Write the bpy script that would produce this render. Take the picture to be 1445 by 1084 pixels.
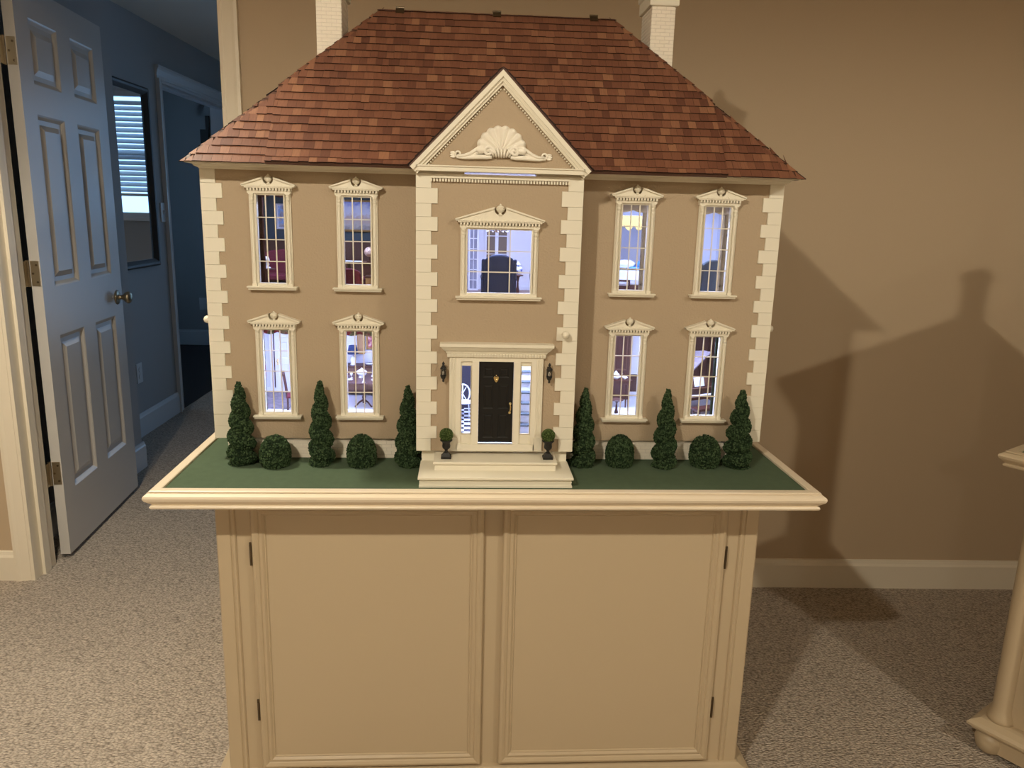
import bpy, bmesh, math, random
from mathutils import Vector, Matrix
for o in list(bpy.data.objects): bpy.data.objects.remove(o)
random.seed(7)
R = math.radians
scene = bpy.context.scene
COL = scene.collection
# ------------------------------------------------------------------ camera
CAM = Vector((-0.0825, -1.9998, 1.3447))
def make_camera():
    yaw, pit, rol = R(3.6889), R(12.6199), R(1.496)
    fw = Vector((math.sin(yaw)*math.cos(pit), math.cos(yaw)*math.cos(pit), -math.sin(pit)))
    rt = Vector((math.cos(yaw), -math.sin(yaw), 0)); up = rt.cross(fw)
    r2 = rt*math.cos(rol)+up*math.sin(rol); u2 = -rt*math.sin(rol)+up*math.cos(rol)
    cd = bpy.data.cameras.new('camera'); cd.sensor_width = 36; cd.lens = 1097.47/1445*36
    cd.clip_start = .02; cd.clip_end = 60
    c = bpy.data.objects.new('camera', cd); COL.objects.link(c)
    m = Matrix((r2, u2, -fw)).transposed().to_4x4(); m.translation = CAM
    c.matrix_world = m; scene.camera = c
make_camera()
# ------------------------------------------------------------------ world, exposure
wd = bpy.data.worlds.new('world'); scene.world = wd; wd.use_nodes = True
wb = wd.node_tree.nodes['Background']; wb.inputs[0].default_value = (.29, .54, .90, 1); wb.inputs[1].default_value = 3.2
vs = scene.view_settings
vs.view_transform = 'Standard'; vs.look = 'None'; vs.gamma = 1; vs.use_curve_mapping = False
vs.exposure = 0.0
LAMP_COL = (1, .90, .715)
CANS = [  # recessed cans, rear pair added for fill: x, y, power, beam angle, beam softness
    (-.93, -2.38, 205, 179, .3), (1.80, -2.40, 118, 179, .3), (-.93, -4.6, 60, 179, .3), (1.80, -4.6, 40, 179, .3), (-1.18, -.24, 125, 110, .7)]
CAN_Z = 2.40
ROOM_COOL = (.46, .57, 1.0)
WINDOW_POWER = 30
LED_POWER = 2.1
# ------------------------------------------------------------------ spaces
S = .851
WR = R(-1.5852)
class Sp:
    def __init__(s, sc, org, rot, base=(0,0,0)): s.sc, s.o, s.r, s.b = sc, Vector(org), rot, Vector(base)
    def loc(s, v): return s.o + s.sc*(Matrix.Rotation(s.r,3,'Z') @ (Vector(v)-s.b))
HOUSE = Sp(S, CAM, 0, CAM)              # dollhouse and its table, measured in their own units
ROOM = Sp(1, (0,0,0), WR)               # the room, whose back wall is turned a little
SIDE = Sp(1, (1.205,-.285,0), R(-57.3)) # second table, set at an angle
SPACE = ROOM
FU = .105                               # furniture metres -> house units
# ------------------------------------------------------------------ materials
MATS = {}
def mat(name, col, rough=.6, metal=0, bump=0, bscale=200, var=0, vscale=20, emit=None, spec=None, stretch=None):
    if name in MATS: return MATS[name]
    m = bpy.data.materials.new(name); m.use_nodes = True; nt = m.node_tree
    b = nt.nodes['Principled BSDF']; b.inputs['Base Color'].default_value = (*col,1); b.inputs['Roughness'].default_value = rough
    b.inputs['Metallic'].default_value = metal
    if spec is not None: b.inputs['Specular IOR Level'].default_value = spec
    tc = nt.nodes.new('ShaderNodeTexCoord')
    src = tc.outputs['Object']
    if stretch:
        mp = nt.nodes.new('ShaderNodeMapping'); mp.inputs['Scale'].default_value = stretch; nt.links.new(src, mp.inputs[0]); src = mp.outputs[0]
    if bump:
        n = nt.nodes.new('ShaderNodeTexNoise'); n.inputs['Scale'].default_value = bscale; n.inputs['Detail'].default_value = 3
        nt.links.new(src, n.inputs['Vector'])
        bp = nt.nodes.new('ShaderNodeBump'); bp.inputs['Strength'].default_value = bump; bp.inputs['Distance'].default_value = .002
        nt.links.new(n.outputs[0], bp.inputs['Height']); nt.links.new(bp.outputs[0], b.inputs['Normal'])
    if var:
        n = nt.nodes.new('ShaderNodeTexNoise'); n.inputs['Scale'].default_value = vscale; n.inputs['Detail'].default_value = 4
        nt.links.new(src, n.inputs['Vector'])
        mx = nt.nodes.new('ShaderNodeMix'); mx.data_type = 'RGBA'
        mx.inputs[6].default_value = (*[c*(1-var) for c in col],1); mx.inputs[7].default_value = (*[min(1,c*(1+var)) for c in col],1)
        nt.links.new(n.outputs[0], mx.inputs[0]); nt.links.new(mx.outputs[2], b.inputs['Base Color'])
    if emit:
        b.inputs['Emission Color'].default_value = (*emit[0],1); b.inputs['Emission Strength'].default_value = emit[1]
    MATS[name] = m; return m
def glass_mat():
    m = bpy.data.materials.new('pane_glass'); m.use_nodes = True; nt = m.node_tree; nt.nodes.clear()
    o = nt.nodes.new('ShaderNodeOutputMaterial'); t = nt.nodes.new('ShaderNodeBsdfTransparent'); g = nt.nodes.new('ShaderNodeBsdfGlossy')
    g.inputs['Roughness'].default_value = .03; f = nt.nodes.new('ShaderNodeFresnel'); f.inputs[0].default_value = 1.35
    x = nt.nodes.new('ShaderNodeMixShader'); nt.links.new(f.outputs[0], x.inputs[0]); nt.links.new(t.outputs[0], x.inputs[1]); nt.links.new(g.outputs[0], x.inputs[2])
    nt.links.new(x.outputs[0], o.inputs[0]); return m
GLASS = glass_mat()
def cedar(name, source):
    m = bpy.data.materials.new(name); m.use_nodes = True; nt = m.node_tree; b = nt.nodes['Principled BSDF']
    if source == 'object': s = nt.nodes.new('ShaderNodeObjectInfo').outputs['Random']
    else:
        a = nt.nodes.new('ShaderNodeAttribute'); a.attribute_name = 'tone'; s = a.outputs['Fac']
    r = nt.nodes.new('ShaderNodeValToRGB'); e = r.color_ramp.elements
    e[0].position = 0; e[0].color = (.11,.040,.024,1); e[1].position = 1; e[1].color = (.29,.135,.072,1)
    for p_, c in ((.12,(.150,.058,.033)),(.5,(.182,.072,.040)),(.88,(.215,.090,.050))):
        q = e.new(p_); q.color = (*c,1)
    nt.links.new(s, r.inputs[0])
    tc = nt.nodes.new('ShaderNodeTexCoord'); mp = nt.nodes.new('ShaderNodeMapping'); mp.inputs['Scale'].default_value = (700,40,40)
    n = nt.nodes.new('ShaderNodeTexNoise'); n.inputs['Scale'].default_value = 1; n.inputs['Detail'].default_value = 2
    nt.links.new(tc.outputs['Object'], mp.inputs[0]); nt.links.new(mp.outputs[0], n.inputs['Vector'])
    mr = nt.nodes.new('ShaderNodeMapRange'); mr.inputs[3].default_value = .7; mr.inputs[4].default_value = 1.3
    nt.links.new(n.outputs[0], mr.inputs[0])
    mx = nt.nodes.new('ShaderNodeMix'); mx.data_type = 'RGBA'; mx.blend_type = 'MULTIPLY'; mx.inputs[0].default_value = 1
    nt.links.new(r.outputs[0], mx.inputs[6]); nt.links.new(mr.outputs[0], mx.inputs[7]); nt.links.new(mx.outputs[2], b.inputs['Base Color'])
    bp = nt.nodes.new('ShaderNodeBump'); bp.inputs['Strength'].default_value = .25; bp.inputs['Distance'].default_value = .001
    nt.links.new(n.outputs[0], bp.inputs['Height']); nt.links.new(bp.outputs[0], b.inputs['Normal'])
    b.inputs['Roughness'].default_value = .5; b.inputs['Specular IOR Level'].default_value = .4; return m
CEDAR_E = mat('cedar_dark_edge',(.022,.008,.006),.8)  # near-black butts, side edges and undersides of the shingles
CEDAR_O, CEDAR_A = cedar('cedar_single','object'), cedar('cedar_field','attr')
def foam_mat(name, dark, mid, light):
    m = bpy.data.materials.new(name); m.use_nodes = True; nt = m.node_tree; b = nt.nodes['Principled BSDF']; b.inputs['Roughness'].default_value = .95; b.inputs['Specular IOR Level'].default_value = .15
    a = nt.nodes.new('ShaderNodeAttribute'); a.attribute_name = 'tone'; r = nt.nodes.new('ShaderNodeValToRGB'); e = r.color_ramp.elements
    e[0].position = 0; e[0].color = (*dark,1); e[1].position = 1; e[1].color = (*light,1); q = e.new(.5); q.color = (*mid,1)
    nt.links.new(a.outputs['Fac'], r.inputs[0]); nt.links.new(r.outputs[0], b.inputs['Base Color']); return m
def carpet_mat():
    m = bpy.data.materials.new('carpet'); m.use_nodes = True; nt = m.node_tree; b = nt.nodes['Principled BSDF']; b.inputs['Roughness'].default_value = .95
    b.inputs['Specular IOR Level'].default_value = .1
    tc = nt.nodes.new('ShaderNodeTexCoord')
    mp = nt.nodes.new('ShaderNodeMapping'); mp.inputs['Scale'].default_value = (120,215,120); nt.links.new(tc.outputs['Object'], mp.inputs[0])
    v = nt.nodes.new('ShaderNodeTexVoronoi'); v.inputs['Scale'].default_value = 1; v.inputs['Randomness'].default_value = .75; nt.links.new(mp.outputs[0], v.inputs['Vector'])
    n = nt.nodes.new('ShaderNodeTexNoise'); n.inputs['Scale'].default_value = 1.1; n.inputs['Detail'].default_value = 3; nt.links.new(tc.outputs['Object'], n.inputs['Vector'])
    r = nt.nodes.new('ShaderNodeValToRGB'); e = r.color_ramp.elements
    e[0].position = 0; e[0].color = (.63,.55,.465,1); e[1].position = .9; e[1].color = (.23,.195,.16,1)
    q = e.new(.45); q.color = (.52,.45,.38,1)
    nt.links.new(v.outputs['Distance'], r.inputs[0])
    mx = nt.nodes.new('ShaderNodeMix'); mx.data_type = 'RGBA'; mx.blend_type = 'MULTIPLY'; mx.inputs[0].default_value = 1
    c2 = nt.nodes.new('ShaderNodeMapRange'); c2.inputs[1].default_value = 0; c2.inputs[3].default_value = .75; c2.inputs[4].default_value = 1.25
    nt.links.new(v.outputs['Color'], c2.inputs[0]); nt.links.new(r.outputs[0], mx.inputs[6]); nt.links.new(c2.outputs[0], mx.inputs[7]); nt.links.new(mx.outputs[2], b.inputs['Base Color'])
    bp = nt.nodes.new('ShaderNodeBump'); bp.invert = True; bp.inputs['Strength'].default_value = .9; bp.inputs['Distance'].default_value = .006
    nt.links.new(v.outputs['Distance'], bp.inputs['Height']); nt.links.new(bp.outputs[0], b.inputs['Normal']); return m
def checker_mat(name, a, c, sc):
    m = bpy.data.materials.new(name); m.use_nodes = True; nt = m.node_tree; b = nt.nodes['Principled BSDF']; b.inputs['Roughness'].default_value = .25
    tc = nt.nodes.new('ShaderNodeTexCoord'); k = nt.nodes.new('ShaderNodeTexChecker'); k.inputs['Scale'].default_value = sc
    k.inputs[1].default_value = (*a,1); k.inputs[2].default_value = (*c,1); nt.links.new(tc.outputs['Object'], k.inputs[0]); nt.links.new(k.outputs[0], b.inputs['Base Color']); return m
def art_mat(name, stops, sc=14, rough=.5, zs=None):
    """flat printed picture: noise through a ramp"""
    m = bpy.data.materials.new(name); m.use_nodes = True; nt = m.node_tree; b = nt.nodes['Principled BSDF']; b.inputs['Roughness'].default_value = rough
    tc = nt.nodes.new('ShaderNodeTexCoord'); n = nt.nodes.new('ShaderNodeTexNoise'); n.inputs['Scale'].default_value = sc; n.inputs['Detail'].default_value = 5
    nt.links.new(tc.outputs['Object'], n.inputs['Vector'])
    src = n.outputs[0]
    if zs:   # picture graded from ground to sky
        sp = nt.nodes.new('ShaderNodeSeparateXYZ'); nt.links.new(tc.outputs['Object'], sp.inputs[0])
        ma = nt.nodes.new('ShaderNodeMath'); ma.operation = 'MULTIPLY_ADD'; ma.inputs[1].default_value = 1/zs; nt.links.new(sp.outputs[2], ma.inputs[0])
        mb_ = nt.nodes.new('ShaderNodeMath'); mb_.operation = 'MULTIPLY_ADD'; mb_.inputs[1].default_value = .5; mb_.inputs[2].default_value = -.25; nt.links.new(n.outputs[0], mb_.inputs[0])
        nt.links.new(mb_.outputs[0], ma.inputs[2]); src = ma.outputs[0]
    r = nt.nodes.new('ShaderNodeValToRGB'); e = r.color_ramp.elements
    e[0].position = stops[0][0]; e[0].color = (*stops[0][1],1); e[1].position = stops[-1][0]; e[1].color = (*stops[-1][1],1)
    for p_, c in stops[1:-1]: q = e.new(p_); q.color = (*c,1)
    nt.links.new(src, r.inputs[0]); nt.links.new(r.outputs[0], b.inputs['Base Color']); return m

M = dict(
 wall=mat('wall_paint',(.52,.405,.275),.75,bump=.15,bscale=350),
 ceil=mat('ceiling_paint',(.80,.76,.68),.85,bump=.1,bscale=300),
 trim=mat('room_trim_paint',(.80,.73,.60),.4),
 hallwall=mat('hall_wall_paint',(.40,.40,.40),.7,bump=.12,bscale=350),
 halltrim=mat('hall_trim_paint',(.72,.74,.76),.35),
 door=mat('door_paint',(.58,.56,.535),.32,bump=.06,bscale=60,stretch=(6,6,.5)),
 darkfloor=mat('dark_wood_floor',(.02,.014,.012),.5,var=.3),
 nickel=mat('aged_nickel',(.42,.36,.26),.38,1),
 plastic=mat('plate_plastic',(.70,.72,.74),.4),
 mirror=mat('mirror_silver',(.92,.93,.95),.01,1),
 dframe=mat('dark_frame',(.05,.045,.04),.45,bump=.3,bscale=90),
 blind=mat('blind_slat',(.86,.88,.9),.4),
 stucco=mat('stucco',(.43,.332,.225),.75,bump=.55,bscale=240),
 white=mat('cream_trim',(.80,.75,.62),.45,bump=.03,bscale=200),
 quoin=mat('quoin_paint',(.79,.745,.62),.55,bump=.06,bscale=160),
 shellw=mat('plaster_white',(.90,.85,.74),.5),
 brick=mat('painted_brick',(.86,.79,.67),.6,bump=.4,bscale=300),
 mortar=mat('painted_mortar',(.72,.66,.56),.8),
 felt=mat('green_felt',(.088,.130,.078),.9,bump=.5,bscale=900,var=.12,vscale=60,spec=.25),
 cab=mat('cabinet_cream',(.53,.425,.285),.42,bump=.03,bscale=150),
 tabletrim=mat('table_trim_cream',(.80,.69,.53),.38),
 leaf=foam_mat('topiary_foam',(.010,.020,.010),(.030,.056,.024),(.078,.122,.056)),
 leaf2=foam_mat('topiary_ball_foam',(.020,.036,.010),(.070,.11,.032),(.15,.20,.07)),
 black=mat('black_paint',(.010,.010,.010),.35,spec=.35),
 iron=mat('black_iron',(.014,.013,.012),.45,spec=.4),
 brass=mat('brass',(.82,.64,.30),.28,1),
 hinge=mat('hinge_brass',(.16,.125,.085),.4,1),
 lampglass=mat('lantern_glass',(.75,.70,.6),.1),
 lens=mat('can_lens',(1,1,1),.5,emit=(LAMP_COL,12)),
 led=mat('led_strip',(1,1,1),.5,emit=(ROOM_COOL,6)),
 teal=mat('teal_wallpaper',(.035,.075,.095),.7),
 palewall=mat('pale_blue_wall',(.72,.72,.80),.7),
 ivory=mat('ivory_paint',(.82,.81,.84),.5),
 panelbrown=mat('brown_panelling',(.10,.045,.03),.4,var=.3,vscale=40,stretch=(8,8,1)),
 bedwall=mat('pale_bed_wall',(.74,.76,.84),.7),
 parquet=mat('parquet',(.26,.15,.09),.4,var=.25,vscale=30),
 wood=mat('mahogany',(.07,.022,.014),.35,var=.35,vscale=30,stretch=(6,6,1)),
 wood2=mat('walnut',(.13,.06,.035),.4,var=.3,vscale=30,stretch=(6,6,1)),
 oak=mat('light_oak',(.42,.24,.11),.5,var=.2,vscale=30),
 redfab=mat('crimson_velvet',(.14,.010,.022),.8,bump=.2,bscale=600),
 bluefab=mat('navy_fabric',(.014,.024,.06),.85,bump=.2,bscale=600),
 greenfab=mat('charcoal_green_fabric',(.075,.09,.10),.85),
 china=mat('white_china',(.85,.86,.9),.15),
 bluechina=art_mat('blue_white_china',[(.40,(.03,.06,.35)),(.5,(.85,.88,.95)),(.6,(.85,.88,.95))],130,.15),
 linen=mat('white_linen',(.84,.86,.92),.8),
 bluelinen=mat('sky_blue_satin',(.10,.33,.75),.6),
 yellow=mat('yellow_silk',(.50,.36,.10),.6),
 toile=art_mat('toile_fabric',[(.33,(.10,.08,.06)),(.40,(.50,.42,.30)),(.6,(.58,.50,.38))],45,.8),
 floral=art_mat('floral_swag',[(.38,(.30,.03,.05)),(.47,(.30,.24,.14)),(.55,(.10,.16,.06)),(.62,(.45,.36,.22))],70,.8),
 greendrape=mat('green_drape',(.04,.06,.03),.8),
 rug=art_mat('grey_rug',[(.4,(.16,.13,.14)),(.6,(.24,.20,.21))],60,.95),
 check=checker_mat('checker_tile',(.78,.78,.82),(.045,.04,.055),1/(.0225*S)),
 paper=mat('sheet_paper',(.8,.84,.9),.7),
 gilt=mat('gilt_frame',(.62,.40,.16),.4,.6),
 landscape=art_mat('landscape_print',[(.0,(.25,.22,.20)),(.22,(.55,.50,.45)),(.42,(.60,.45,.38)),(.58,(.72,.72,.82)),(.78,(.70,.74,.90)),(1,(.22,.30,.75))],110,zs=.078),
 darkpic=art_mat('dark_print',[(.35,(.05,.05,.07)),(.55,(.10,.10,.14)),(.62,(.45,.45,.55)),(.7,(.6,.6,.7))],9),
 flowers=art_mat('flower_print',[(.38,(.06,.03,.07)),(.48,(.35,.06,.08)),(.56,(.55,.22,.18)),(.64,(.55,.42,.40))],110),
 bluepic=art_mat('interior_print',[(.38,(.30,.27,.30)),(.5,(.50,.47,.52)),(.6,(.25,.45,.75)),(.68,(.8,.8,.85))],70),
 navyshade=mat('navy_shade',(.02,.04,.12),.8),
 darkbox=mat('ebony_lacquer',(.025,.022,.035),.4),
 peach=mat('tan_porcelain',(.62,.42,.30),.3),
)
# ------------------------------------------------------------------ mesh builder
class MB:
    def __init__(s): s.v, s.f, s.t, s.mi = [], [], [], []
    def add(s, vs_, fs_, tone=None, mi=None):
        n = len(s.v); s.v += [tuple(q) for q in vs_]; s.f += [tuple(i+n for i in q) for q in fs_]
        if tone is not None: s.t += [tone]*len(fs_)
        if mi is not None: s.mi += mi
        return s
    def box(s, x0,x1,y0,y1,z0,z1, tone=None):
        return s.add([(x,y,z) for x in (x0,x1) for y in (y0,y1) for z in (z0,z1)],
          [(0,1,3,2),(4,6,7,5),(0,4,5,1),(2,3,7,6),(0,2,6,4),(1,5,7,3)], tone)
    def hexa(s, b, t):   # bottom quad, top quad (both counter-clockwise from above)
        return s.add(list(b)+list(t), [(3,2,1,0),(4,5,6,7),(0,1,5,4),(1,2,6,5),(2,3,7,6),(3,0,4,7)])
    def prism(s, poly, d0, d1, ax='y'):   # polygon extruded along an axis
        n = len(poly)
        def P(a,b,d): return (a,d,b) if ax=='y' else ((d,a,b) if ax=='x' else (a,b,d))
        vs_ = [P(a,b,d0) for a,b in poly]+[P(a,b,d1) for a,b in poly]
        return s.add(vs_, [tuple(range(n)), tuple(range(2*n-1,n-1,-1))]+[(i+n,(i+1)%n+n,(i+1)%n,i) for i in range(n)])
    def lathe(s, prof, c=(0,0,0), seg=16, ax='z'):
        n = len(prof); vs_ = []
        for k in range(seg):
            a = 2*math.pi*k/seg; ca, sa = math.cos(a), math.sin(a)
            for r,z in prof:
                q = (r*ca, r*sa, z) if ax=='z' else ((z, r*ca, r*sa) if ax=='x' else (r*sa, z, r*ca))
                vs_.append((q[0]+c[0], q[1]+c[1], q[2]+c[2]))
        fs_ = [(k*n+i, ((k+1)%seg)*n+i, ((k+1)%seg)*n+i+1, k*n+i+1) for k in range(seg) for i in range(n-1)]
        fs_.append(tuple(k*n for k in range(seg-1,-1,-1))); fs_.append(tuple(k*n+n-1 for k in range(seg)))
        return s.add(vs_, fs_)
    def sphere(s, c, r, seg=14, sq=(1,1,1)):
        m = seg//2; pr = [(max(1e-5,r*math.sin(math.pi*i/m)), -r*math.cos(math.pi*i/m)) for i in range(m+1)]
        t = MB().lathe(pr, (0,0,0), seg)
        return s.add([(c[0]+x*sq[0], c[1]+y*sq[1], c[2]+z*sq[2]) for x,y,z in t.v], t.f)
    def tube(s, pts, r, seg=8):
        pts = [Vector(q) for q in pts]; n = len(pts); vs_ = []; rr = r if isinstance(r,(list,tuple)) else [r]*n
        ref = Vector((.13,.31,.94))
        for i,q in enumerate(pts):
            d = (pts[min(i+1,n-1)]-pts[max(i-1,0)]).normalized()
            a = d.cross(ref).normalized(); b_ = d.cross(a)
            for k in range(seg):
                t = 2*math.pi*k/seg; vs_.append(q+(a*math.cos(t)+b_*math.sin(t))*rr[i])
        fs_ = [(i*seg+k, i*seg+(k+1)%seg, (i+1)*seg+(k+1)%seg, (i+1)*seg+k) for i in range(n-1) for k in range(seg)]
        fs_ += [tuple(range(seg-1,-1,-1)), tuple((n-1)*seg+k for k in range(seg))]
        return s.add(vs_, fs_)
    def frame_z(s, x0,x1,y0,y1, prof, closed=False):   # mitred moulding round a plan rectangle; prof = (out, z)
        n = len(prof); vs_ = []
        for sx,sy in ((0,0),(1,0),(1,1),(0,1)):
            for o_,z in prof: vs_.append(((x1+o_) if sx else (x0-o_), (y1+o_) if sy else (y0-o_), z))
        rng = n if closed else n-1
        return s.add(vs_, [(k*n+i, ((k+1)%4)*n+i, ((k+1)%4)*n+(i+1)%n, k*n+(i+1)%n) for k in range(4) for i in range(rng)])
    def frame_y(s, x0,x1,z0,z1, prof):   # mitred moulding round an upright rectangle; prof = (inset, y), closed
        n = len(prof); vs_ = []
        for sx,sz in ((0,0),(1,0),(1,1),(0,1)):
            for o_,y in prof: vs_.append(((x1-o_) if sx else (x0+o_), y, (z1-o_) if sz else (z0+o_)))
        return s.add(vs_, [(k*n+i, ((k+1)%4)*n+i, ((k+1)%4)*n+(i+1)%n, k*n+(i+1)%n) for k in range(4) for i in range(n)])
    def wall(s, x0,x1,z0,z1,y0,y1,holes=(), ax='y'):   # slab with rectangular holes (hx0,hx1,hz0,hz1)
        xs = sorted({x0,x1,*[q for h in holes for q in h[:2]]}); zs = sorted({z0,z1,*[q for h in holes for q in h[2:]]})
        for a,b in zip(xs,xs[1:]):
            for c,d in zip(zs,zs[1:]):
                mx,mz = (a+b)/2,(c+d)/2
                if any(h[0]<mx<h[1] and h[2]<mz<h[3] for h in holes): continue
                if ax=='y': s.box(a,b,y0,y1,c,d)
                else: s.box(y0,y1,a,b,c,d)
        return s
    def mesh(s, name, m, sc=1, off=(0,0,0), smooth=False, fix=True):
        me = bpy.data.meshes.new(name)
        me.from_pydata([((x-off[0])*sc,(y-off[1])*sc,(z-off[2])*sc) for x,y,z in s.v], [], s.f)
        if s.t:
            at = me.attributes.new('tone','FLOAT','FACE'); at.data.foreach_set('value', s.t)
        if s.mi: me.materials.append(m); me.materials.append(CEDAR_E); me.polygons.foreach_set('material_index', s.mi)
        if fix:
            bm = bmesh.new(); bm.from_mesh(me); bmesh.ops.recalc_face_normals(bm, faces=bm.faces); bm.to_mesh(me); bm.free()
        if smooth:
            me.polygons.foreach_set('use_smooth',[True]*len(me.polygons))
        if not s.mi: me.materials.append(m)
        me.update(); return me
ORG, SCL = {}, {}
def tag(o, label=None, cat=None, group=None, kind=None):
    if label: o['label'] = label
    if cat: o['category'] = cat
    if group: o['group'] = group
    if kind: o['kind'] = kind
    return o
def thing(name, label, cat, org, group=None, rz=0, fu=False, sp=None, kind=None):
    sp = sp or SPACE
    o = bpy.data.objects.new(name, None); COL.objects.link(o); o.empty_display_size = .05
    o.location = sp.loc(org); o.rotation_euler = (0,0,sp.r+rz)
    ORG[o] = Vector((0,0,0)) if fu else Vector(org); SCL[o] = sp.sc*(FU if fu else 1)
    return tag(o, label, cat, group, kind)
def part(mb, name, m, parent, smooth=False, label=None, kind=None, bev=0):
    """child mesh; coordinates are those of the parent's space (or local metres for furniture)"""
    me = mb.mesh(name, m, SCL[parent], ORG[parent], smooth)
    o = bpy.data.objects.new(name, me); COL.objects.link(o); o.parent = parent
    ORG[o], SCL[o] = ORG[parent], SCL[parent]
    if bev:
        b = o.modifiers.new('bevel','BEVEL'); b.width = bev*SCL[parent]; b.segments = 2; b.limit_method = 'ANGLE'; b.angle_limit = R(50)
    return tag(o, label, kind=kind)
def inst(me, name, parent, loc, rot=None, label=None):
    """child sharing mesh data, placed at loc (parent's space)"""
    o = bpy.data.objects.new(name, me); COL.objects.link(o); o.parent = parent
    o.location = (Vector(loc)-ORG[parent])*SCL[parent]
    if rot is not None: o.rotation_euler = rot if isinstance(rot,(tuple,list)) else rot.to_euler()
    ORG[o] = Vector(loc); SCL[o] = SCL[parent]
    return tag(o, label)
def solo(mb, name, m, label=None, cat=None, group=None, kind=None, org=None, smooth=False, sp=None, bev=0, rz=0):
    """top-level single mesh"""
    sp = sp or SPACE
    if org is None:
        xs,ys,zs = zip(*mb.v); org = ((min(xs)+max(xs))/2,(min(ys)+max(ys))/2,min(zs))
    me = mb.mesh(name, m, sp.sc, org, smooth)
    o = bpy.data.objects.new(name, me); COL.objects.link(o); o.location = sp.loc(org); o.rotation_euler = (0,0,sp.r+rz)
    ORG[o] = Vector(org); SCL[o] = sp.sc
    if bev:
        b = o.modifiers.new('bevel','BEVEL'); b.width = bev*sp.sc; b.segments = 2; b.limit_method = 'ANGLE'; b.angle_limit = R(50)
    return tag(o, label, cat, group, kind)
def kids(o): return [c for c in bpy.data.objects if c.parent == o]
def dup(o, loc=None, rz=None, label=None, parent=None, sp=None):
    sp = sp or SPACE
    c = o.copy(); COL.objects.link(c); ORG[c], SCL[c] = ORG.get(o,Vector()), SCL.get(o,1)
    if parent: c.parent = parent
    if loc is not None: c.location = sp.loc(loc)
    if rz is not None: c.rotation_euler = (0,0,sp.r+rz)
    if label: c['label'] = label
    for k in kids(o): dup(k, parent=c)
    return c
def struct(mb, name, m, **k): return solo(mb, name, m, kind='structure', **k)
# ================================================================== THE ROOM
SPACE = ROOM
YW, YB = .636, .751            # back wall, front and hall face
DL, DR, DH = -1.627, -.873, 2.05   # doorway
struct(MB().box(-3.05,3.25,-5.55,YW+.05,-.06,0).box(-2.2,.5,YW+.05,4.7,-.06,0), 'floor', carpet_mat(), org=(0,0,0))
struct(MB().box(-3.05,3.25,-5.55,YB,CAN_Z+.02,CAN_Z+.08), 'ceiling', M['ceil'])
struct(MB().wall(-3.05,3.25,0,CAN_Z+.02,YW,YB,[(DL-.018,DR+.018,-1,DH+.018)]), 'wall_back', M['wall'], org=(0,YW,0))
struct(MB().box(-3.12,-3.0,-5.55,YW,0,CAN_Z+.02), 'wall_left', M['wall'])
struct(MB().box(3.2,3.3,-5.55,YW,0,CAN_Z+.02), 'wall_right', M['wall'])
struct(MB().box(-3.05,3.25,-5.62,-5.5,0,CAN_Z+.02), 'wall_front', M['wall'])
BBH = .1105
def base_prof(mb, x0, x1, y, h=BBH):   # skirting board on a wall facing -y
    return mb.prism([(y,0),(y,h),(y-.006,h-.002),(y-.009,h-.014),(y-.014,h-.022),(y-.014,0)], x0, x1, 'x')
struct(base_prof(MB(),-3.0,DL-.062,YW), 'baseboard_left', M['trim'])
struct(base_prof(MB(),DR+.062,3.2,YW), 'baseboard_back', M['trim'])
# door casing with a stepped face, jambs and stops
def casing(name, pieces, mt): 
    m = MB()
    for x0,x1,z0,z1 in pieces: m.box(x0,x1,YW-.011,YW,z0,z1)
    return m
m = MB()
for sx, xi in ((-1,DL),(1,DR)):
    prof = [(0,0),(0,-.010),(.010,-.012),(.014,-.010),(.042,-.015),(.052,-.019),(.062,-.019),(.062,0)]
    m.prism([(xi+sx*a, YW+b) for a,b in prof], 0, DH+.0, 'z')
m.box(DL-.062,DR+.062,YW-.016,YW,DH,DH+.062)
struct(m, 'trim_1', M['trim'], org=(0,YW,0))
m = MB()
for a,b in ((DL-.018,DL),(DR,DR+.018)): m.box(a,b,YW+.0005,YB+.012,0,DH)
m.box(DL-.018,DR+.018,YW+.0005,YB+.012,DH,DH+.018)
m.box(DL,DL+.011,YB-.075,YB-.037,0,DH).box(DR-.011,DR,YB-.075,YB-.037,0,DH).box(DL,DR,YB-.075,YB-.037,DH-.011,DH)
struct(m, 'trim_2', M['trim'], org=(0,YW,0))
# ---- the open six-panel door
HX, HY, DA, DW, DHT = -1.595, .809, R(95.19), .749, 2.03
dsp = Sp(1, ROOM.loc((HX,HY,.018)), WR+DA)     # local: x along the leaf, -y is the visible face, z up
dr = thing('door_1', 'white six-panel door standing open into the dim hall', 'door', (0,0,0), sp=dsp, kind='structure')
xs = [0,.098,.316,.43,.648,DW]; zs = [0,.24,.83,1.01,1.61,1.71,1.925,DHT]
TH = .035
m = MB()
cols = ((.098,.316),(.43,.648)); rows = ((.24,.83),(1.01,1.61),(1.71,1.925))
holes = [(a,b,c,d) for a,b in cols for c,d in rows]
m.wall(0,DW,0,DHT,0,TH,holes)
part(m,'slab',M['door'],dr)
for a,b,c,d in holes:
    q = MB()
    q.box(a-.001,b+.001,.011,TH-.011,c-.001,d+.001)
    # sticking moulding round the recess and raised field, on both faces
    q.frame_y(a,b,c,d,[(0,0),(0,.011),(.016,.011),(.006,.003)])
    i=.032; e=.052
    q.hexa([(a+i,.0112,c+i),(b-i,.0112,c+i),(b-i,.0112,d-i),(a+i,.0112,d-i)],[(a+e,.003,c+e),(b-e,.003,c+e),(b-e,.003,d-e),(a+e,.003,d-e)])
    part(q,'panel',M['door'],dr)
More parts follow.
